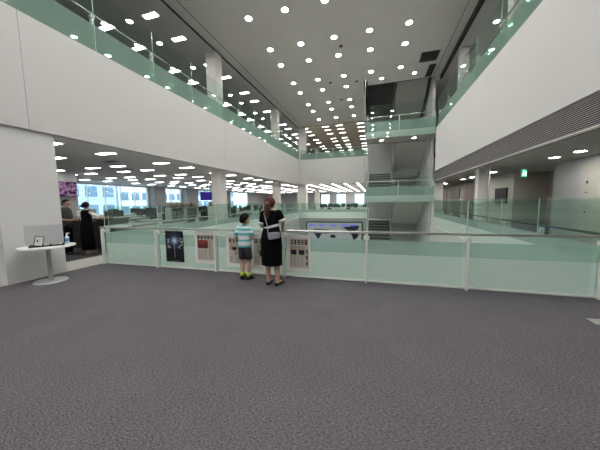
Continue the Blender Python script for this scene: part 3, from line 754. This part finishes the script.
# screens
def screen(name, label, cx, cy, cz, w, h, rz, col, wallmount=True, group=None, pole=0):
    q = thing(name, label, 'screen', (cx, cy, cz), rz, group)
    MB().box(-w/2, w/2, -.03, .03, 0, h).build('bezel', M['black'], q)
    b = MB().box(-w/2+.02, w/2-.02, -.036, -.03, .02, h-.02).build('display', col, q)
    if pole: MB().cyl((0, .0), .025, h, h+pole, 10).build('ceiling_pole', M['midgrey'], q)
    return q
def tvmat():
    m, nt, out = new_mat('tv picture')
    e = nt.nodes.new('ShaderNodeEmission'); e.inputs[1].default_value = .45
    tc = nt.nodes.new('ShaderNodeTexCoord'); v = nt.nodes.new('ShaderNodeTexNoise'); v.inputs['Scale'].default_value = 7
    r = nt.nodes.new('ShaderNodeValToRGB'); r.color_ramp.elements[0].color = (.03, .01, .06, 1); r.color_ramp.elements[1].color = (.60, .35, .55, 1)
    r.color_ramp.elements[0].position = .38; r.color_ramp.elements[1].position = .68
    nt.links.new(tc.outputs['Object'], v.inputs['Vector']); nt.links.new(v.outputs['Fac'], r.inputs[0]); nt.links.new(r.outputs[0], e.inputs[0]); nt.links.new(e.outputs[0], out.inputs[0]); return m
screen('wall_screen', 'wide wall screen with a purple picture in the left office', -14.0, 8.50, 1.90, .98, .70, math.pi/2, tvmat())
screen('ceiling_screen', 'dark blue screen hanging from the office ceiling beside the tiled column', -12.0, 16.45, 1.70, 1.05, .62, math.radians(55), emit('dark blue picture', (.03, .02, .16), .8), pole=ZC-2.32)

def make_desk():
    t = thing('office_desk', 'x', 'desk', (0, 0, 0), 0, 'x')
    MB().box(-.7, .7, -.35, .35, .70, .73).build('desktop', M['white'], t)
    for s in (-1, 1): MB().box(s*.68-.015, s*.68+.015, -.33, .33, 0, .70).build('leg', M['midgrey'], t)
    MB().box(-.66, .66, .30, .32, .25, .70).build('modesty_panel', M['greywall'], t)
    dr = MB().box(.28, .64, -.3, .28, .05, .6).build('drawer_unit', M['whitecloth'], t)
    return t
def make_monitor():
    t = thing('monitor', 'x', 'monitor', (0, 0, 0), 0, 'x')
    MB().box(-.27, .27, -.02, .02, .12, .46).build('screen', M['black'], t)
    MB().box(-.02, .02, .02, .05, 0.01, .3).build('stand', M['darkgrey'], t)
    MB().box(-.12, .12, -.06, .1, 0, .012).build('base', M['darkgrey'], t)
    return t
def make_chair():
    t = thing('office_chair', 'x', 'chair', (0, 0, 0), 0, 'x')
    MB().box(-.24, .24, -.24, .24, .42, .49, bev=.03).build('seat', M['darkgrey'], t)
    MB().box(-.22, .22, -.30, -.23, .56, 1.02, bev=.03).build('backrest', M['black'], t)
    MB().cyl((0, 0), .03, .1, .42, 10).box(-.03, .03, -.27, -.2, .44, .6).build('column', M['blackmetal'], t)
    b = MB()
    for k in range(5):
        a = 2*math.pi*k/5; b.tube([(0, 0, .1), (.28*math.cos(a), .28*math.sin(a), .06)], .02, 6); b.ball((.28*math.cos(a), .28*math.sin(a), .03), .03, seg=8)
    b.build('star_base', M['blackmetal'], t)
    return t
def make_box():
    t = thing('storage_box', 'x', 'box', (0, 0, 0), 0, 'x')
    MB().box(-.17, .17, -.14, .14, 0, .24).build('body', M['brown'], t); MB().box(-.175, .175, -.145, .145, .2, .26).build('lid', M['beige'], t); return t
pd, pm_, pc, pb = make_desk(), make_monitor(), make_chair(), make_box()
def row_items(proto, loc, rz, label, group):
    o = place(proto, loc, label, group); o.rotation_euler = (0, 0, rz); return o
for i, x in enumerate([-10.6, -12.9, -15.2, -17.3]):
    for j in range(11):
        y = 10.2+j*1.55+(.6 if j > 5 else 0)
        where = 'desk row %s from the atrium, %s back' % (ORD[i], ORD[j])
        rz = math.pi/2 if j % 2 == 0 else -math.pi/2
        row_items(pd, (x, y, 0), math.pi/2, 'white left office desk, '+where, 'desks of the left office')
        row_items(pm_, (x-.1, y+.25*random.uniform(-1, 1), .73), math.pi/2+random.uniform(-.5, .5), 'black left office monitor, '+where, 'monitors of the left office')
        if (i+j) % 2 == 0: row_items(pc, (x+.78, y+random.uniform(-.2, .2), 0), random.uniform(0, 6), 'black left office chair, '+where, 'chairs of the left office')
for i, x in enumerate([-5.6, -4.0, -2.4, -.8]):
    for j, y in enumerate([26.5, 29.5, 33]):
        where = '%s from the left, %s row' % (ORD[i], ORD[j])
        row_items(pd, (x, y, 0), 0, 'white desk in the far office, '+where, 'desks of the far office')
        row_items(pm_, (x+random.uniform(-.3, .3), y, .73), random.uniform(-.4, .4), 'black monitor on a far office desk, '+where, 'monitors of the far office')
        row_items(pc, (x+random.uniform(-.3, .3), y-.7, 0), random.uniform(-1, 1), 'black chair at a far office desk, '+where, 'chairs of the far office')
# tall shelf units with boxes on top, mid office
def make_shelf():
    t = thing('filing_shelf', 'x', 'shelf', (0, 0, 0), 0, 'x')
    b = MB(); b.box(-.45, .45, .17, .19, 0, 1.3); b.box(-.45, -.43, -.19, .19, 0, 1.3); b.box(.43, .45, -.19, .19, 0, 1.3); b.build('carcass', M['whitecloth'], t)
    for z in (.05, .45, .87, 1.28): MB().box(-.43, .43, -.19, .17, z, z+.02).build('shelf_board', M['whitecloth'], t)
    for z in (.07, .47, .89):
        b = MB(); x = -.42
        while x < .36:
            w = random.uniform(.03, .07)
            if random.random() < .85: b.box(x, x+w-.004, -.15, .14, z, z+random.uniform(.24, .33))
            x += w
        o = b.build('binder_row', M['midgrey'], t); o['kind'] = 'stuff'
    return t
ps = make_shelf()
for k, (x, y, rz) in enumerate([(-9.3, 10.2, math.pi/2), (-9.3, 11.2, math.pi/2), (-9.3, 13.4, math.pi/2), (-9.3, 14.4, math.pi/2), (-9.0, 23.7, math.pi/2), (-9.0, 20.5, math.pi/2), (-9.0, 21.5, math.pi/2)]):
    nm = 'white filing shelf in the left office, %s from the entrance' % ORD[k]
    row_items(ps, (x, y, 0), rz, nm, 'filing shelves of the left office')
    for q_ in range(2):
        row_items(pb, (x, y-.22+.45*q_, 1.30), rz+random.uniform(-.2, .2), 'brown storage box on top of the %s filing shelf, %s side' % (ORD[k], ['near', 'far'][q_]), 'boxes on the filing shelves')

# ------------------------------------------------------------------ buildings outside
def building(label, x0, x1, y0, y1, h, nx, nz, m, z0=-30):
    t = thing('office_building', label, 'building', (x0, y0, z0))
    MB(t.location).box(x0, x1, y0, y1, z0, h).build('wall', M[m], t)
    for k in range(nz):
        for j in range(nx):
            ya = y0+(y1-y0)*(j+.18)/nx; yb = y0+(y1-y0)*(j+.82)/nx; za = -4+(h+4)*(k+.2)/nz; zb = -4+(h+4)*(k+.75)/nz
            MB(t.location).box(x1, x1+.15, ya, yb, za, zb).build('window', M['bwin'], t)
    return t
M['bwin'] = mat('bluish facade glazing', (.16, .27, .36), .2)
M['bwhite'] = mat('white facade', (.75, .78, .80), .7)
M['bblue'] = mat('blue grey facade', (.55, .66, .74), .6)
building('white office building with a window grid outside the left windows', -62, -48, 38, 58, 16, 8, 7, 'bwhite')
building('blue grey office tower outside the nearer left windows', -60, -46, 16, 36, 24, 7, 9, 'bblue')
building('white tower outside the farther left windows', -66, -50, 60, 84, 24, 8, 8, 'bwhite')
o = MB().box(-200, -30, -60, 200, -30.2, -30).build('ground_outside', M['stone']); struct(o, 'street level outside the windows', 'ground')

# ------------------------------------------------------------------ people
def remesh(mb, name, m, parent, voxel):
    o = mb.build(name, m, parent, smooth=True)
    md = o.modifiers.new('r', 'REMESH'); md.mode = 'VOXEL'; md.voxel_size = voxel; md.use_smooth_shade = True
    sm = o.modifiers.new('s', 'SMOOTH'); sm.factor = .5; sm.iterations = 3
    bpy.context.view_layer.update()
    dg = bpy.context.evaluated_depsgraph_get()
    me = bpy.data.meshes.new_from_object(o.evaluated_get(dg)); o.modifiers.clear(); o.data = me
    for p in me.polygons: p.use_smooth = True
    if not me.materials: me.materials.append(m)
    return o
def V(*a): return Vector(a)
def hand(b, w, d, n, s, curl=.5, side=1):
    """w wrist, d pointing direction, n palm normal, s size (hand length), side +1 puts thumb along +(d x n)"""
    d = d.normalized(); n = (n-d*n.dot(d)).normalized(); c = d.cross(n).normalized()*side
    b.tube([w-d*.02*s/.17, w+d*s*.12, w+d*s*.36, w+d*s*.50], [(.022*s/.17, .016*s/.17), (.032*s/.17, .014*s/.17), (.040*s/.17, .013*s/.17), (.037*s/.17, .011*s/.17)], 12, flat=tuple(n))
    for k, L in enumerate([.46, .52, .48, .37]):
        base = w+d*s*.44+c*s*(.165-.11*k); L *= s; r = s*.044
        dirs = []; a = .0
        for q, inc in enumerate((.35, .6, .5)):
            a += curl*inc*1.4; dirs.append(d*math.cos(a)+n*math.sin(a))
        p1 = base+dirs[0]*L*.44; p2 = p1+dirs[1]*L*.32; p3 = p2+dirs[2]*L*.24
        b.tube([base-d*s*.08, base, p1, p2, p3], [r, r*1.02, r*.95, r*.86, r*.65], 8); b.ball(p3, r*.66, seg=8)
    tb = w+d*s*.14+c*s*.15
    t1 = tb+(d*.6+c*.7+n*.25).normalized()*s*.22; t2 = t1+(d*.85+c*.2+n*.4).normalized()*s*.2
    b.tube([tb-c*s*.1, tb, t1, t2], [s*.06, s*.06, s*.052, s*.036], 8); b.ball(t2, s*.037, seg=8)
def limb(b, pts, r, n=14):
    # densify and smooth
    P = []; R_ = []
    for i in range(len(pts)-1):
        for k in range(4):
            u = k/4; P.append(Vector(pts[i]).lerp(Vector(pts[i+1]), u)); R_.append(r[i]*(1-u)+r[i+1]*u)
    P.append(Vector(pts[-1])); R_.append(r[-1])
    b.tube(P, R_, n); b.ball(P[0], r[0], seg=12); b.ball(P[-1], r[-1], seg=12)
def head(b, c, h, rot):
    """c centre of head, h head height; faces +y before rot"""
    def T(x, y, z): return Vector(c)+rot @ Vector((x*h, y*h, z*h))
    b.ball(c, h*.5, (.74, .86, .92), 24, rot=rot)                 # skull
    b.ball(T(0, .08, -.22), h*.30, (.82, .92, .95), 18, rot=rot)  # jaw
    b.tube([T(0, .40, .05), T(0, .475, -.10), T(0, .42, -.13)], [h*.035, h*.055, h*.05], 8)   # nose
    b.ball(T(0, .385, -.255), h*.07, (1.5, .6, .6), 10, rot=rot)  # lips mass
    b.ball(T(0, .33, -.41), h*.085, (1, .8, .8), 10, rot=rot)     # chin
    for s in (-1, 1):
        b.ball(T(s*.375, -.03, -.06), h*.105, (.35, .75, 1.2), 10, rot=rot)  # ears
        b.ball(T(s*.15, .345, .06), h*.07, (1.5, .5, .6), 8, rot=rot)        # brow
    return T
def face_parts(T, h, par):
    b = MB()
    for s in (-1, 1): b.ball(T(s*.155, .375, .0), h*.042, (1.1, .8, .8), 10)
    b.build('eyes', M['eye'], par, smooth=True)
    MB().ball(T(0, .42, -.25), h*.055, (1.5, .35, .45), 10).build('mouth', M['lips'], par, smooth=True)

def person(label, loc, rz, H, torso, legs, armL, armR, headc, hh, hrot, foot_dir, lean=(0, 0), arm_r=.042, leg_r=(.075, .052, .034), voxel=.0065, curls=(.6, .6), palmL=V(0, 0, -1), palmR=V(0, 0, -1), neck_r=.052):
    t = thing('person', label, 'person', loc, rz)
    b = MB()
    b.rings(torso, 28)
    for (hip, knee, ankle), fd in zip(legs, foot_dir):
        limb(b, [hip, knee], [leg_r[0], leg_r[1]])
        calf = V(*knee).lerp(V(*ankle), .3)+V(0, -.012, 0)
        limb(b, [knee, tuple(calf), ankle], [leg_r[1], leg_r[1]*1.05, leg_r[2]])
        a = V(*ankle); f = V(*fd).normalized(); fl = H*.15
        b.tube([a-f*.045+V(0, 0, -.045), a+f*.02+V(0, 0, -.035), a+f*(fl*.55)+V(0, 0, -.05), a+f*(fl*.78)+V(0, 0, -.058)], [(.030, .026), (.034, .036), (.038, .024), (.026, .014)], 12)
    for (sh, el, wr, hd), pal, cu, sd in ((armL, palmL, curls[0], 1), (armR, palmR, curls[1], -1)):
        limb(b, [sh, el, wr], [arm_r, arm_r*.82, arm_r*.56])
        hand(b, V(*wr), V(*hd), pal, H*.105, cu, sd)
    tz = torso[-1][0]
    limb(b, [(torso[-1][1], torso[-1][2], tz-.03), tuple(V(*headc)+V(0, -.01, -hh*.25))], [neck_r, neck_r*.92])
    T = head(b, headc, hh, hrot)
    body = remesh(b, 'body', M['skin'], t, voxel)
    face_parts(T, hh, t)
    return t, T
def cap_hair(T, h, par, m, name='hair', low=-.1, front=.18, k=1.06):
    """hair shell over the skull, longer at the back"""
    b = MB(); n = 28; rings_ = []
    for i in range(11):
        v = i/10; ph = v*math.pi*.5*1.0
        rr = []
        for q in range(n):
            th = 2*math.pi*q/n; yb = -math.sin(th)  # 1 at the back
            lowz = front+(low-front)*max(0, min(1, (yb+.55)/1.0))
            zt = .5*k; z = zt-(zt-lowz)*v
            rad = math.sqrt(max(0, 1-(min(z, .5*k)/(.5*k))**2)) if z > 0 else 1-.25*(z/.5)**2
            rad = max(rad, .02)
            jit = 1+.025*math.sin(th*9+v*6)
            rr.append(b.bm.verts.new(T(.385*k*rad*math.cos(th)*jit, .445*k*rad*math.sin(th)*jit-.005, z)))
        rings_.append(rr)
    b.skin(rings_)
    return b.build(name, m, par, smooth=True)
I3 = Matrix.Identity(3)

# ---- mother
mx, my = -1.78, 4.22
t, T = person('woman in black dress with red headscarf and ponytail leaning on the handrail', (mx, my, 0), 0, 1.6,
    [(.74, .0, .0, .12, .09), (.80, 0, -.005, .155, .115), (.88, 0, -.01, .158, .12), (.98, 0, 0, .135, .10), (1.06, 0, .01, .118, .09), (1.14, -.005, .02, .128, .10), (1.22, -.01, .03, .145, .10), (1.29, -.012, .035, .155, .085), (1.335, -.015, .035, .12, .065), (1.37, -.015, .035, .06, .055)],
    [((-.085, 0, .80), (-.085, .03, .44), (-.075, -.01, .085)), ((.085, 0, .80), (.09, .03, .44), (.105, -.02, .085))],
    ((-.165, .03, 1.30), (-.225, .08, 1.07), (-.18, .30, .985), (.1, .35, -.05)), ((.145, .03, 1.31), (.205, .05, 1.13), (.10, .29, .985), (-.1, .35, -.05)),
    (-.035, .05, 1.475), .22, Matrix.Rotation(-.12, 3, 'X'), [(-.15, 1, 0), (.2, 1, 0)], curls=(.75, .75), leg_r=(.08, .056, .035))
b = MB(); b.rings([(.37, 0, -.005, .188, .145), (.40, 0, -.005, .189, .147), (.55, 0, -.005, .194, .150), (.70, 0, -.008, .199, .152), (.82, 0, -.01, .197, .148), (.92, 0, -.008, .182, .134), (1.00, 0, .0, .160, .118), (1.06, 0, .01, .143, .110), (1.14, -.005, .02, .152, .118), (1.22, -.01, .03, .170, .119), (1.29, -.012, .035, .184, .103), (1.335, -.015, .035, .145, .082), (1.355, -.015, .035, .085, .07)], 36)
dress = b.build('dress', M['blackcloth'], t, smooth=True)
for sx, sh, el in ((-1, (-.155, .03, 1.30), (-.222, .075, 1.085)), (1, (.135, .03, 1.31), (.203, .048, 1.14))):
    sh, el = V(*sh), V(*el)
    MB().tube([sh+V(-sx*.03, 0, .012), sh, sh.lerp(el, .35), sh.lerp(el, .72)], [.052, .062, .061, .060], 18).build('sleeve', M['blackcloth'], t, smooth=True)
    MB().tube([sh.lerp(el, .70), sh.lerp(el, .98)], [.0625, .061], 18).build('cuff', M['whitecloth'], t, smooth=True, label='white cuff of the short sleeve')
b = MB(); n = 36; ra = []
for dz in (-.022, .022):
    ra.append([b.bm.verts.new(((.147)*math.cos(2*math.pi*k/n), .01+.117*math.sin(2*math.pi*k/n), 1.06+.26*.147*math.cos(2*math.pi*k/n)+dz)) for k in range(n)])
b.skin(ra); b.build('waistband', M['whitecloth'], t, label='white waistband')
cap_hair(T, .22, t, M['scarf'], 'headscarf', low=-.20, front=.16, k=1.16)
b = MB(); b.tube([T(0, -.50, .0), T(.0, -.62, -.18), T(.0, -.60, -.5), T(-.02, -.50, -.95), T(-.05, -.44, -1.3)], [.035, .048, .055, .048, .012], 14); b.ball(T(0, -.44, -.05), .05, seg=12)
for k in range(9):
    a = k*.7; b.tube([T(.10*math.cos(a), -.58+.08*math.sin(a), -.2), T(.19*math.cos(a), -.58+.1*math.sin(a), -.55), T(.15*math.cos(a)-.02, -.48+.06*math.sin(a), -1.0-.05*(k % 3)), T(.1*math.cos(a)-.04, -.43, -1.25-.06*(k % 4))], [.012, .016, .014, .004], 8)
b.build('ponytail', M['hairbrown'], t, smooth=True)
cap_hair(T, .22, t, M['hairbrown'], 'hair', low=-.28, front=.12, k=1.04)
for s, (ax, ay), fd in ((-1, (-.075, -.01), (-.15, 1, 0)), (1, (.105, -.02), (.2, 1, 0))):
    a = V(ax, ay, 0); f = V(*fd).normalized()
    MB().tube([a-f*.062+V(0, 0, .028), a-f*.03+V(0, 0, .026), a+f*.06+V(0, 0, .026), a+f*.14+V(0, 0, .026), a+f*.19+V(0, 0, .022)], [(.030, .030), (.043, .033), (.047, .034), (.048, .031), (.024, .022)], 16).build('shoe', M['black'], t, smooth=True)
b = MB(); b.poly([(.02, -.172, .86), (.22, -.160, .90), (.215, -.160, .985), (.19, -.160, 1.00), (.02, -.168, .99), (-.005, -.170, .97)], (0, -.06, 0))
bmesh.ops.bevel(b.bm, geom=b.bm.edges[:], offset=.014, segments=2, affect='EDGES')
tag(b.build('shoulder_bag', M['bag'], None), '', ''); bag = bpy.context.scene.objects['shoulder_bag']
bag.location = (mx+.02, my, -.01); tag(bag, 'small grey shoulder bag hanging at the back of the woman in black', 'bag')
MB().tube([(.0, -.20, .97), (-.03, -.145, 1.10), (-.08, -.115, 1.22), (-.12, -.075, 1.31), (-.125, -.0, 1.37)], [(.008, .004)]*5, 8).build('strap', M['bag'], bag)
MB().box(.02, .2, -.229, -.222, .955, .962).build('zip', M['midgrey'], bag)

# ---- boy
bx_, by_ = -2.41, 4.38
hr = Matrix.Rotation(-.75, 3, 'Z')
t, T = person('boy in a turquoise and white striped shirt standing at the glass guard', (bx_, by_, 0), 0, 1.3,
    [(.58, 0, 0, .095, .075), (.64, 0, -.004, .115, .09), (.72, 0, 0, .112, .085), (.82, 0, .005, .112, .082), (.92, 0, .01, .122, .085), (1.0, 0, .01, .128, .075), (1.04, 0, .01, .09, .055), (1.065, 0, .01, .045, .045)],
    [((-.06, 0, .62), (-.065, .02, .34), (-.065, -.015, .07)), ((.06, 0, .62), (.065, .02, .34), (.07, -.015, .07))],
    ((-.135, .01, 1.0), (-.185, -.03, .80), (-.10, .14, .83), (.25, 1, .1)), ((.135, .01, 1.0), (.178, -.03, .80), (.09, .14, .83), (-.25, 1, .1)),
    (.01, .02, 1.185), .215, hr, [(-.15, 1, 0), (.35, 1, 0)], arm_r=.034, leg_r=(.06, .044, .030), curls=(.6, .6), palmL=V(1, 0, 0), palmR=V(-1, 0, 0), neck_r=.042)
MB().rings([(.645, 0, 0, .138, .108), (.66, 0, 0, .138, .108), (.74, 0, 0, .130, .102), (.82, 0, .005, .128, .098), (.92, 0, .01, .138, .10), (1.0, 0, .01, .148, .09), (1.045, 0, .01, .105, .07), (1.062, 0, .01, .062, .06)], 32).build('shirt', M['tee'], t, smooth=True)
for sx in (-1, 1):
    sh, el = V(sx*.125, .01, 1.0), V(sx*.18, -.028, .80)
    MB().tube([sh+V(-sx*.03, 0, .012), sh, sh.lerp(el, .4), sh.lerp(el, .75)], [.042, .050, .050, .052], 16).build('sleeve', M['tee'], t, smooth=True)
MB().rings([(.53, 0, 0, .10, .085), (.60, 0, 0, .124, .10), (.65, 0, 0, .130, .10), (.70, 0, 0, .122, .096)], 28).build('shorts', M['shorts'], t, smooth=True)
for sx in (-1, 1):
    MB().rings([(.405, sx*.066, .015, .068, .076), (.50, sx*.064, .01, .070, .08), (.60, sx*.060, .0, .071, .088), (.67, sx*.055, 0, .070, .092)], 24).build('shorts_leg', M['shorts'], t, smooth=True)
    MB().rings([(.075, sx*.066, -.013, .036, .042), (.11, sx*.066, -.015, .036, .038), (.155, sx*.066, -.012, .039, .04)], 18).build('sock', M['neon'], t, smooth=True)
for ax, fd in ((-.065, (-.15, 1, 0)), (.07, (.35, 1, 0))):
    a = V(ax, -.015, 0); f = V(*fd).normalized()
    MB().tube([a-f*.06+V(0, 0, .03), a-f*.035+V(0, 0, .042), a+f*.03+V(0, 0, .042), a+f*.10+V(0, 0, .032), a+f*.15+V(0, 0, .024)], [(.028, .028), (.040, .042), (.042, .042), (.044, .032), (.026, .02)], 16).build('shoe', M['black'], t, smooth=True)
cap_hair(T, .215, t, M['hairblack'], low=-.34, front=.20, k=1.10)

# ---- office man in profile
t, T = person('man in a dark grey shirt and glasses standing in profile in the office', (-8.98, 5.40, 0), math.radians(-62), 1.69,
    [(.80, 0, 0, .13, .095), (.88, 0, 0, .15, .11), (.98, 0, 0, .148, .11), (1.10, 0, .005, .15, .11), (1.22, 0, .01, .165, .115), (1.34, 0, .01, .175, .10), (1.40, 0, .01, .13, .075), (1.43, 0, .01, .06, .055)],
    [((-.085, 0, .86), (-.085, .02, .47), (-.085, -.02, .085)), ((.085, 0, .86), (.085, .02, .47), (.09, -.02, .085))],
    ((-.185, .0, 1.35), (-.225, .02, 1.08), (-.14, .24, 1.05), (.2, 1, 0)), ((.185, .0, 1.35), (.225, .02, 1.08), (.14, .24, 1.05), (-.2, 1, 0)),
    (0, .045, 1.565), .225, Matrix.Rotation(-.25, 3, 'X'), [(-.1, 1, 0), (.1, 1, 0)], voxel=.009)
MB().rings([(.86, 0, 0, .165, .125), (.98, 0, 0, .162, .124), (1.10, 0, .005, .164, .124), (1.22, 0, .01, .180, .128), (1.34, 0, .01, .192, .115), (1.40, 0, .01, .148, .09), (1.435, 0, .01, .072, .068)], 30).build('shirt', M['greyshirt'], t, smooth=True)
for sx in (-1, 1):
    sh, el = V(sx*.175, 0, 1.35), V(sx*.225, .02, 1.09)
    MB().tube([sh+V(-sx*.03, 0, .01), sh, sh.lerp(el, .5), el+V(0, 0, .02)], [.055, .062, .058, .055], 16).build('sleeve', M['greyshirt'], t, smooth=True)
    MB().rings([(.06, sx*.087, -.01, .055, .06), (.47, sx*.085, .015, .072, .078), (.70, sx*.08, .0, .085, .10), (.88, sx*.06, 0, .10, .115)], 22).build('trouser_leg', M['blackcloth'], t, smooth=True)
    a = V(sx*.088, -.02, 0); f = V(sx*.1, 1, 0).normalized()
    MB().tube([a-f*.07+V(0, 0, .035), a+V(0, 0, .045), a+f*.10+V(0, 0, .035), a+f*.2+V(0, 0, .025)], [(.03, .034), (.044, .045), (.047, .034), (.028, .02)], 14).build('shoe', M['black'], t, smooth=True)
cap_hair(T, .225, t, M['hairblack'], low=-.42, front=.32, k=1.03)
b = MB()
for s in (-1, 1):
    b.tube([T(s*.06, .46, .0), T(s*.15, .46, .06), T(s*.25, .43, .0), T(s*.15, .46, -.07), T(s*.06, .46, .0)], .004, 6); b.tube([T(s*.25, .43, .01), T(s*.38, 0, .0)], .004, 6)
b.tube([T(-.06, .47, .01), T(.06, .47, .01)], .004, 6); b.build('glasses', M['black'], t)

# ---- office woman from behind
t, T = person('woman in a long black sleeveless dress over a white blouse reaching right', (-8.42, 5.60, 0), math.radians(8), 1.6,
    [(.76, 0, 0, .12, .09), (.84, 0, -.005, .15, .115), (.95, 0, 0, .135, .10), (1.05, 0, .01, .12, .095), (1.15, 0, .01, .13, .1), (1.26, 0, .01, .15, .09), (1.32, 0, .01, .11, .065), (1.35, 0, .01, .055, .05)],
    [((-.075, 0, .82), (-.07, .02, .44), (-.05, -.01, .085)), ((.075, 0, .82), (.07, .02, .44), (.05, -.01, .085))],
    ((-.15, 0, 1.27), (-.20, .06, 1.03), (-.10, .25, 1.0), (.3, 1, 0)), ((.15, 0, 1.27), (.34, .10, 1.10), (.56, .22, 1.10), (1, .4, .1)),
    (0, .02, 1.475), .215, I3, [(-.1, 1, 0), (.1, 1, 0)], voxel=.009, curls=(.4, .3))
MB().rings([(.14, 0, 0, .19, .16), (.45, 0, -.003, .185, .155), (.70, 0, -.008, .182, .145), (.84, 0, -.01, .178, .138), (.95, 0, 0, .16, .12), (1.05, 0, .01, .146, .115), (1.15, 0, .01, .152, .118), (1.26, 0, .01, .166, .11), (1.315, 0, .01, .135, .088), (1.345, 0, .01, .08, .07)], 34).build('dress', M['blackcloth'], t, smooth=True)
MB().rings([(1.30, 0, .01, .10, .075), (1.335, 0, .01, .075, .066), (1.362, 0, .01, .062, .058)], 28).build('blouse_collar', M['whitecloth'], t, smooth=True)
for sh, el in ((V(-.145, 0, 1.27), V(-.20, .06, 1.03)), (V(.145, 0, 1.27), V(.34, .10, 1.10))):
    MB().tube([sh, sh.lerp(el, .4), sh.lerp(el, .8), sh.lerp(el, 1.0)], [.040, .052, .058, .05], 16).build('blouse_sleeve', M['whitecloth'], t, smooth=True)
for sx in (-1, 1):
    a = V(sx*.05, -.01, 0); f = V(sx*.1, 1, 0).normalized()
    MB().tube([a-f*.06+V(0, 0, .028), a+V(0, 0, .028), a+f*.10+V(0, 0, .027), a+f*.18+V(0, 0, .02)], [(.028, .027), (.040, .03), (.043, .027), (.022, .018)], 14).build('shoe', M['beige'], t, smooth=True)
cap_hair(T, .215, t, M['hairblack'], low=-.30, front=.2, k=1.12)
MB().ball(T(0, -.50, -.05), .055, (1, .8, .9), 14).build('hair_bun', M['hairblack'], t, smooth=True)

# ------------------------------------------------------------------ world, camera, view
w = bpy.data.worlds.new('World'); S.world = w; w.use_nodes = True
nt = w.node_tree; nt.nodes.clear()
bg = nt.nodes.new('ShaderNodeBackground'); wo = nt.nodes.new('ShaderNodeOutputWorld')
bg.inputs[0].default_value = (.74, .88, 1.0, 1); bg.inputs[1].default_value = 1.8
nt.links.new(bg.outputs[0], wo.inputs[0])

cam = bpy.data.cameras.new('camera'); co = bpy.data.objects.new('camera', cam); COL.objects.link(co); S.camera = co
cam.sensor_width = 36; cam.lens = 36*255/600; cam.clip_end = 400; cam.clip_start = .05
R = [[0.95960283, 0.01164929, -0.28111688], [0.28097525, -0.09178525, 0.95531585], [-0.01467363, -0.99571068, -0.09135055]]
mw = Matrix(((R[0][0], -R[0][1], -R[0][2], 0), (R[1][0], -R[1][1], -R[1][2], 0), (R[2][0], -R[2][1], -R[2][2], 1.5), (0, 0, 0, 1)))
co.matrix_world = mw
S.view_settings.view_transform = 'Standard'; S.view_settings.look = 'None'; S.view_settings.gamma = 1; S.view_settings.use_curve_mapping = False
S.view_settings.exposure = 0.45
cy = S.cycles
cy.use_denoising = True; cy.max_bounces = 10; cy.diffuse_bounces = 5; cy.glossy_bounces = 4; cy.transparent_max_bounces = 48; cy.transmission_bounces = 6
cy.sample_clamp_indirect = 6; cy.caustics_reflective = False; cy.caustics_refractive = False
